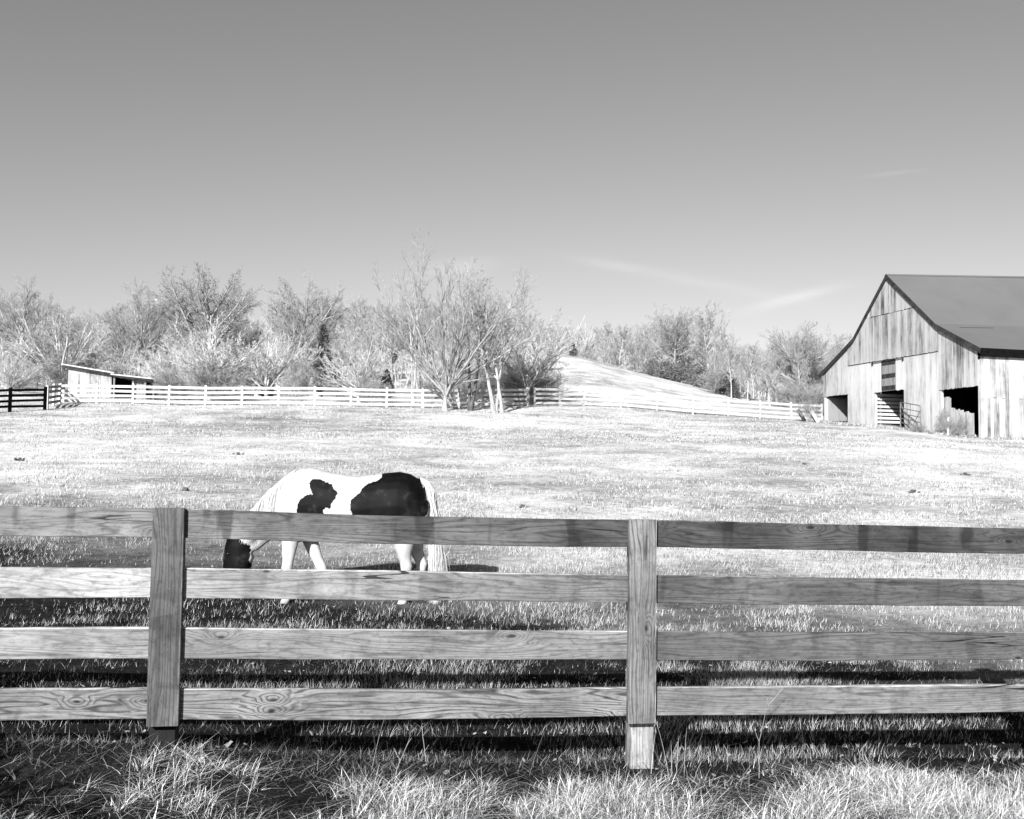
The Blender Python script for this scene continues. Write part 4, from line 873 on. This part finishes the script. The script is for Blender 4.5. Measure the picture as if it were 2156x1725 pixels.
    bl = g.ramp(nz, [(.42, .0012), (.58, .003), (.76, .020)]); wh = g.m('MULTIPLY', g.ramp(nz, [(.3, .27), (.6, .38)]), g.m('MULTIPLY_ADD', fn, .16, .90))
    mx = NN(t, 'ShaderNodeMix', data_type='FLOAT'); t.links.new(s, mx.inputs[0]); t.links.new(bl, mx.inputs[2]); t.links.new(wh, mx.inputs[3]); g.out(mx.outputs[0], p)
    p.inputs['Roughness'].default_value = .62; p.inputs['Specular IOR Level'].default_value = .08
    g.bump(fn, p, .25, .004)
    m2.materials.append(M_); m2.polygons.foreach_set('use_smooth', np.ones(len(m2.polygons), bool))
    b = link('body', m2, root); b.matrix_parent_inverse = inv
    # hooves
    for (hx, hy) in ((-2.455, n_), (-2.01, f_), (-1.195, -.15), (-1.065, .15)):
        mb = MB(); secs = [((hx - .008, Y + hy, .0), (.068, 0, 0), (0, .058, 0)), ((hx - .002, Y + hy, .035), (.062, 0, 0), (0, .053, 0)), ((hx + .008, Y + hy, .075), (.052, 0, 0), (0, .046, 0))]
        loft(mb, secs, 14); h = mb.build('hoof', M_hoof, root, True); h.matrix_parent_inverse = inv
    # ears, eyes, nostrils
    for sgn in (-1, 1):
        mb = MB(); limb(mb, [(-2.90, Y + sgn * .06, .88, .035, .02), (-2.93, Y + sgn * .085, .92, .038, .018), (-2.955, Y + sgn * .10, .965, .022, .012), (-2.965, Y + sgn * .105, 1.0, .004, .003)]); e = mb.build('ear', M_black if sgn < 0 else M_black, root, True); e.matrix_parent_inverse = inv
        mb = MB(); c = np.array([-3.055, Y + sgn * .092, .62]); loft(mb, [(c + np.array([0, -.018 + .006 * k, 0]), (.022 * math.sin(math.pi * (k + .5) / 7), 0, 0), (0, 0, .018 * math.sin(math.pi * (k + .5) / 7))) for k in range(7)], 12); e = mb.build('eye', M_eye, root, True); e.matrix_parent_inverse = inv
        mb = MB(); c = np.array([-3.11, Y + sgn * .05, .085]); loft(mb, [(c + np.array([0, -.012 + .004 * k, 0]), (.014 * math.sin(math.pi * (k + .5) / 7), 0, 0), (0, 0, .02 * math.sin(math.pi * (k + .5) / 7))) for k in range(7)], 10); e = mb.build('nostril', M_black, root, True); e.matrix_parent_inverse = inv
    # mane, forelock, tail as hair
    def hair(name, starts, dirs, L, rad, K=8, grav=.5, jit=.06, seed=1, stiff=None):
        r = np.random.default_rng(seed); N = len(starts); P = np.zeros((N, K, 3)); P[:, 0] = starts; d = np.array(dirs, float)
        for k in range(1, K):
            d = d + np.array([0, 0, -grav / K]) + r.normal(0, jit, (N, 3)); d /= np.linalg.norm(d, axis=1, keepdims=True); P[:, k] = P[:, k - 1] + d * (L / (K - 1))[:, None]
        Rr = rad * (1 - .75 * np.linspace(0, 1, K))[None] * r.uniform(.7, 1.2, (N, 1)); v_, q_ = tubes(P, Rr, 3); mb = MB(); mb.add(v_, q_); o = mb.build(name, M_hair, root); o.matrix_parent_inverse = inv; return o
    r = np.random.default_rng(9); N = 3600; t = r.random(N) * .80
    cx = np.interp(t, [0, .25, .5, .75, 1], [-2.36, -2.50, -2.67, -2.80, -2.90]); cz = np.interp(t, [0, .25, .5, .75, 1], [1.535, 1.42, 1.26, 1.10, .95])
    side = np.where(r.random(N) < .72, -1, 1)
    st = np.stack([cx + r.normal(0, .008, N), Y + r.normal(0, .018, N), cz + r.normal(0, .006, N)], -1)
    dr = np.stack([r.normal(-.10, .10, N) - .25 * (r.random(N) < .3), side * r.uniform(.5, 1.0, N), r.uniform(-.5, .15, N)], -1)
    hair('mane', st, dr, r.uniform(.22, .42, N), .0046, 9, 3.2, .05, 3)
    N = 160; st = np.stack([-2.93 + r.normal(0, .02, N), Y + r.normal(0, .035, N), .92 + r.normal(0, .015, N)], -1); dr = np.stack([r.normal(-.8, .15, N), r.normal(0, .3, N), r.uniform(-.4, .3, N)], -1)
    hair('forelock', st, dr, r.uniform(.14, .28, N), .003, 7, 2.0, .05, 4).data.materials[0] = M_black
    N = 3400; tt = r.random(N) ** 1.2; st = np.stack([np.interp(tt, [0, .5, 1], [-.95, -.88, -.84]) + r.normal(0, .012, N), Y + r.normal(0, .028, N), np.interp(tt, [0, .5, 1], [1.41, 1.34, 1.2])], -1)
    dr = np.stack([r.normal(.34, .06, N) * (1.1 - tt), r.normal(0, .10, N), np.full(N, -.75)], -1)
    hair('tail', st, dr, r.uniform(.80, 1.2, N), .0034, 12, 2.6, .022, 5)
horse()
# ------------------------------------------------------------------ grass
def blades(name, x, y, h, w, lean, curve, m, label, K=3, zoff=-.01, wind=(0.1, 0)):
    n = len(x); z = ground_z(x, y) + zoff; a = rng.random(n) * 6.283; fa = rng.random(n) * 6.283
    ld = np.stack([np.cos(a), np.sin(a)], -1) * lean[:, None] + np.array(wind)
    wx = np.stack([np.cos(fa), np.sin(fa), np.zeros(n)], -1) * (w / 2)[:, None]
    P = []; 
    for k in range(K + 1):
        t = k / K; off = ld * (t + curve[:, None] * t * t) * h[:, None]
        zz = h * t * np.maximum(.15, 1 - .35 * curve * t * (lean > .3))
        c = np.stack([x + off[:, 0], y + off[:, 1], z + zz], -1)
        if k < K: wk = wx * (1 - .55 * t); P.append(c - wk); P.append(c + wk)
        else: P.append(c)
    V = np.stack(P, 1); S = 2 * K + 1; base = (np.arange(n) * S)[:, None]
    Q = np.concatenate([base + np.array([2 * k, 2 * k + 1, 2 * k + 3, 2 * k + 2]) for k in range(K - 1)], 0)
    T = base + np.array([2 * K - 2, 2 * K - 1, 2 * K])
    return V.reshape(-1, 3), Q, T
def grass_patch(name, label, m, groups):
    mb = MB()
    for g_ in groups: mb.add(*g_)
    o = mb.build(name, m); tag(o, label, 'grass', kind='stuff'); return o
def scatter(n, d0, d1, power=1.0, pad=.06, p0=-.56, p1=.56):
    d = (d0 ** power + (d1 ** power - d0 ** power) * rng.random(n)) ** (1 / power); u = rng.uniform(p0 - pad, p1 + pad, n); return u * d, d
def soil_shade_w(x, y): return sstep(8.5, 16, y + (fbm(x * .5, y * .5) - .5) * 5 + .6 * np.minimum(x, 0) + .5 * np.maximum(x, 0))  # dark-soil reach, widened at left in place of tree shade
# 1. short pasture behind the road fence, denser and taller away from the trodden, shade-painted strip
def short_grass():
    gs = []
    for (n, d0, d1, hh, ww) in ((420000, 5.2, 10, .050, .0024), (360000, 9, 20, .052, .0046), (200000, 18, 45, .055, .011), (110000, 40, 76, .06, .026)):
        x, y = scatter(n, d0, d1, 1.3); cl_ = fbm(x * 1.1 + 30, y * 1.1, 3); cl2 = fbm(x * 5 + 3, y * 5, 2); sw = soil_shade_w(x, y)
        keep = rng.random(n) < np.clip((cl_ - .32) * 3.0 + (cl2 - .5) * 2.2, .03, 1) * (.22 + .78 * np.maximum(sw, .75 * sstep(-1.0, 1.5, x)))
        if d0 < 6: dfn = y - fy(x); keep &= (rng.random(n) < .25 + .75 * sstep(.9, 2.4, dfn)) & (dfn > .05)  # thinned by the fence so black soil deepens its shadow strips
        if d1 > 40: keep &= ~((x > 17) & (y > 48))
        x, y = x[keep], y[keep]; k = len(x); cl_ = cl_[keep]
        h = hh * rng.uniform(.4, 1.6, k) * (.5 + cl_); gs.append(blades('g', x, y, h, ww * rng.uniform(.6, 1.3, k), rng.uniform(.05, .6, k), rng.uniform(0, .6, k), None, '', 2))
    return grass_patch('pasture_grass', 'short bleached pasture grass covering the field behind the fence', M_blade, gs)
short_grass()
def dull_grass():
    gs = []; n = 130000; x, y = scatter(n, 5.0, 20, 1.2); keep = rng.random(n) < (1 - soil_shade_w(x, y)) * np.clip(.2 + 1.4 * (fbm(x * 1.6, y * 1.6, 3) - .3), 0, 1); x, y = x[keep], y[keep]; k = len(x)
    gs.append(blades('g', x, y, .045 * rng.uniform(.4, 1.8, k), .0032 * rng.uniform(.6, 1.3, k), rng.uniform(.2, 1.0, k), rng.uniform(0, 1, k), None, '', 2))
    return grass_patch('dull_grass', 'sparse dull grass on the trodden, shade-painted soil just behind the fence', M_bladeg, gs)
dull_grass()
# 2. rank grass on the near side of the fence
def rank_grass():
    nc = 8500; cx_ = rng.uniform(-3.4, 3.9, nc); cy_ = rng.uniform(3.6, 5.75, nc)
    edge = fy(cx_) - .03 - (.12 + .34 * fbm(cx_ * .9 + 4, cx_ * 0, 2)) + .34 * sstep(.2, 1.6, cx_)
    cl_ = fbm(cx_ * 2.0, cy_ * 2.0, 3); right = sstep(-.9, 1.2, cx_)
    keep = (cy_ < edge + (cl_ - .5) * .5) & (rng.random(nc) < np.clip((cl_ - .36) * 4.2, .08, 1) * (.42 + .58 * right)); cx_, cy_, cl_, right = cx_[keep], cy_[keep], cl_[keep], right[keep]; nc = len(cx_)
    size = (.50 + .65 * cl_) * rng.uniform(.5, 1.3, nc) * (.8 + .3 * right); cnt = (54 * size ** 1.3).astype(int) + 6
    i = np.repeat(np.arange(nc), cnt); k = len(i); a = rng.random(k) * 6.283; rr = np.abs(rng.normal(0, .055, k)) * size[i]
    x = cx_[i] + rr * np.cos(a); y = cy_[i] + rr * np.sin(a); h = .102 * size[i] * rng.uniform(.3, 1.35, k) * (1 - .45 * sstep(.55, .1, fy(x) - y))
    g1 = blades('g', x, y, h, rng.uniform(.0011, .0032, k), rng.uniform(.05, .8, k) + rng.uniform(.3, 1.6, k) * (rng.random(k) < .38), rng.uniform(.1, 2.0, k), None, '', 5)
    grass_patch('verge_grass', 'tangled tall dry grass along the near side of the fence', M_straw, [g1])
    n = 60000; x = rng.uniform(-3.4, 3.9, n); y = rng.uniform(3.7, 5.9, n); keep = rng.random(n) < np.clip((fbm(x * 3, y * 3, 3) - .3) * 3, .1, 1) * .8; x, y = x[keep], y[keep]; k = len(x)
    g2 = blades('g', x, y, .045 * rng.uniform(.4, 1.8, k), rng.uniform(.0018, .0045, k), rng.uniform(.3, 1.8, k), rng.uniform(0, 1.2, k), None, '', 3)
    grass_patch('verge_undergrowth', 'dull short grass and matted thatch under the tall verge grass', M_bladeg, [g2])
    # seed stalks, long and thin
    n = 54; x = rng.uniform(-3, 3.6, n); y = fy(x) - rng.uniform(.02, 1.0, n); k = n
    x[:26] = rng.normal(.86, .07, 26); y[:26] = fy(x[:26]) - rng.uniform(.04, .2, 26)
    g3 = blades('g', x, y, rng.uniform(.16, .36, k), rng.uniform(.0018, .003, k), rng.uniform(.05, .5, k), rng.uniform(.1, 1.3, k), None, '', 6)
    grass_patch('grass_stalks', 'long pale seed stalks rising among the verge grass and beside the right post', M_blade, [g3])
rank_grass()
# 3. rough grass at the foot of the far fence, the barn and on the hill
def far_grass():
    gs = []
    x, y = scatter(26000, 62, 74, 1.0); keep = (rng.random(len(x)) < .8); x, y = x[keep], y[keep]
    u = x / y; fyl = np.interp(u * FP + CX, [125, 508, 889, 1110, 1230, 1534, 1731], [64, 64, 65, 68, 70, 71.5, 73]); keep = np.abs(y - fyl) < .5 * rng.random(len(x)) + .1; x, y = x[keep], y[keep]; k = len(x)
    gs.append(blades('g', x, y, .16 * rng.uniform(.5, 1.5, k), .03 * rng.uniform(.6, 1.3, k), rng.uniform(.1, .7, k), rng.uniform(0, .6, k), None, '', 2))
    n = 5000; t = rng.random(n) * 14.2; o_ = rng.uniform(-.9, -.05, n); a = math.cos(BR); b = math.sin(BR); x = BC[0] + a * o_ - b * t; y = BC[1] + b * o_ + a * t
    gs.append(blades('g', x, y, .15 * rng.uniform(.4, 1.5, n), .022 * rng.uniform(.6, 1.3, n), rng.uniform(.1, .8, n), rng.uniform(0, .6, n), None, '', 2))
    n = 3000; t = rng.random(n) * 12; o_ = rng.uniform(-.7, -.05, n); x = BC[0] + a * t - b * o_; y = BC[1] + b * t + a * o_
    gs.append(blades('g', x, y, .12 * rng.uniform(.4, 1.5, n), .022 * rng.uniform(.6, 1.3, n), rng.uniform(.1, .8, n), rng.uniform(0, .6, n), None, '', 2))
    grass_patch('rough_grass', 'rough grass at the foot of the far fence and the barn walls', M_blade, gs)
far_grass()
# ------------------------------------------------------------------ fallen leaves, dung, weeds
def leaf_mesh(seed):
    r = np.random.default_rng(seed); n = 9; V = [(0, 0, 0)]; T = []
    for i in range(n):
        a = i * 2 * math.pi / n; rr = (1 if i % 2 else .62) * (1 + .35 * math.cos(a)) * r.uniform(.85, 1.15); V.append((rr * math.cos(a), rr * .75 * math.sin(a), .22 * rr * math.sin(2 * a + seed) + r.uniform(-.06, .06)))
    for i in range(n): T.append((0, 1 + i, 1 + (i + 1) % n))
    return meshf('fallen_leaf', V, None, T, M_leaf)
LV = [leaf_mesh(i) for i in range(5)]
def leaf(x, y, s, label, group=None, dz=.015):
    o = link('fallen_leaf', LV[r2.randrange(5)], None, (x, y, gz(x, y) + dz)); o.scale = (s, s, s); o.rotation_euler = (r2.uniform(-.5, .5), r2.uniform(-.5, .5), r2.random() * 6.28)
    tag(o, label, 'leaf', group)
for i in range(70):
    d = r2.uniform(5.7, 14); px = r2.uniform(-40, 700) if i < 48 else r2.uniform(600, 2180)
    x = (px - CX) / FP * d; leaf(x, d, r2.uniform(.014, .03), 'dry curled leaf lying in the grass behind the near fence', 'leaves behind the near fence', .03)
def litter():
    n = 5200; x, y = scatter(n, 5.4, 24, 1.3); keep = rng.random(n) < (1 - soil_shade_w(x, y)) * .95 + .03; x, y = x[keep], y[keep]; k = len(x); z = ground_z(x, y) + .015
    a = rng.random(k) * 6.283; s = rng.uniform(.006, .019, k); nrm = rng.normal(0, .35, (k, 2))
    V = []
    for j in range(5):
        b = a + j * 2 * math.pi / 5; r_ = s * rng.uniform(.5, 1.2, k); dx = r_ * np.cos(b); dy = r_ * np.sin(b) ; V.append(np.stack([x + dx, y + dy, z + dx * nrm[:, 0] + dy * nrm[:, 1]], -1))
    V = np.stack(V, 1).reshape(-1, 3); i = np.arange(k)[:, None] * 5; T = np.concatenate([i + np.array([0, 1, 2]), i + np.array([0, 2, 3]), i + np.array([0, 3, 4])])
    o = link('leaf_litter', meshf('leaf_litter', V, None, T, M_leaf)); tag(o, 'crumbled dead leaves on the trodden, shade-painted soil behind the fence', 'leaf litter', kind='stuff')
litter()
for (x, y, h, w_) in ((-3.6, 2.3, 1.25, 1.15), (-2.75, 2.0, 1.05, 1.0), (-4.6, 2.6, 1.5, 1.2)):  # unseen bushes added to dapple the left foreground with shade
    o = empty('shade_bush', (x, y, gz(x, y)), r2.random() * 6, 'low evergreen bush added unseen left of the frame to shade the foreground', 'shrub', 'added shade bushes'); o.scale = (w_ * .3, w_ * .3, h / 3.2); link('crown', V_scrub[0], o)
leaf(-2.72, 5.10, .05, 'large pale leaf on the dark, shade-painted soil at the left edge, below the bottom rail', dz=.04)
leaf(-1.42, 5.42, .035, 'pale leaf on the dark, shade-painted soil just right of the left post', dz=.04)
leaf(-1.32, 5.40, .03, 'narrow leaf beside the pale one right of the left post', dz=.04)
def dung(px, py_, d, s, label):
    x, y, z = at(px, d); r = np.random.default_rng(int(px)); mb = MB()
    for k in range(9):
        c = np.array([r.normal(0, s * .5), r.normal(0, s * .4), s * .12 + (s * .25 if k > 5 else 0)]); q = s * r.uniform(.22, .34)
        loft(mb, [((c[0], c[1], c[2] - q * .8 * math.cos(math.pi * (j + .3) / 5.6)), (q * math.sin(math.pi * (j + .3) / 5.6), 0, 0), (0, q * math.sin(math.pi * (j + .3) / 5.6), 0)) for j in range(6)], 8)
    o = mb.build('manure_pile', M_dung, None, True, (x, y, z)); tag(o, label, 'manure', 'dark droppings in the pasture')
def dist_for(px, py):                                  # where on the pasture a bearing at that height meets the ground
    for d in np.arange(8, 64, .25):
        x, y, z = at(px, d)
        if ztop(px, py, d) <= z: return d
    return 60
for (px, py, s, lab) in [(45, 972, .16, 'dark dropping far out at the left edge of the pasture'), (503, 958, .13, 'small dark dropping above and left of the horse'), (397, 1035, .12, 'dropping left of the horse\'s neck'), (1107, 1072, .1, 'small dropping right of the horse, near the top rail'), (1922, 1040, .13, 'dropping below the barn in the right of the pasture'), (2033, 1002, .14, 'dropping in front of the barn\'s near corner'), (1695, 980, .1, 'tiny dropping in the middle right of the pasture'), (1866, 1146, .1, 'dark clod seen between the two top rails, right of the right post')]:
    dung(px, py, dist_for(px, py), s, lab)
def weed(x, y, h, label, n=5, seed=1, rr=.002):
    r = np.random.default_rng(seed); z = gz(x, y); mb = MB(); P = [np.array([0, 0, 0.])]; d = np.array([r.normal(0, .1), 0, 1.])
    for k in range(9): d = d + np.array([r.normal(0, .07), r.normal(0, .07), 0]); d /= np.linalg.norm(d); P.append(P[-1] + d * h / 9)
    mb.tube(P, np.linspace(rr, rr * .5, 10), 5)
    for j in range(n):
        k = r.integers(2, 9); a = r.random() * 6.28; q = np.array([math.cos(a) * .7, math.sin(a) * .7, .7]); L = h * r.uniform(.12, .3); mb.tube([P[k], P[k] + q * L * .5, P[k] + q * L + np.array([0, 0, L * .1])], (rr * .7, rr * .5, rr * .35), 4)
    o = mb.build('dry_weed', M_brush, None, loc=(x, y, z)); tag(o, label, 'weed')
weed(1.32, fy(1.32) - .13, .44, 'thin dark weed stem standing in front of the rails right of the right post', 4, 3)
weed(-.42, fy(-.42) + .12, .34, 'dark weed stem behind the bottom rail, left of the middle', 4, 5)
weed(-.55, fy(-.55) - .2, .22, 'small twiggy weed in front of the shadow strip', 5, 6)
print('objects', len(bpy.data.objects))
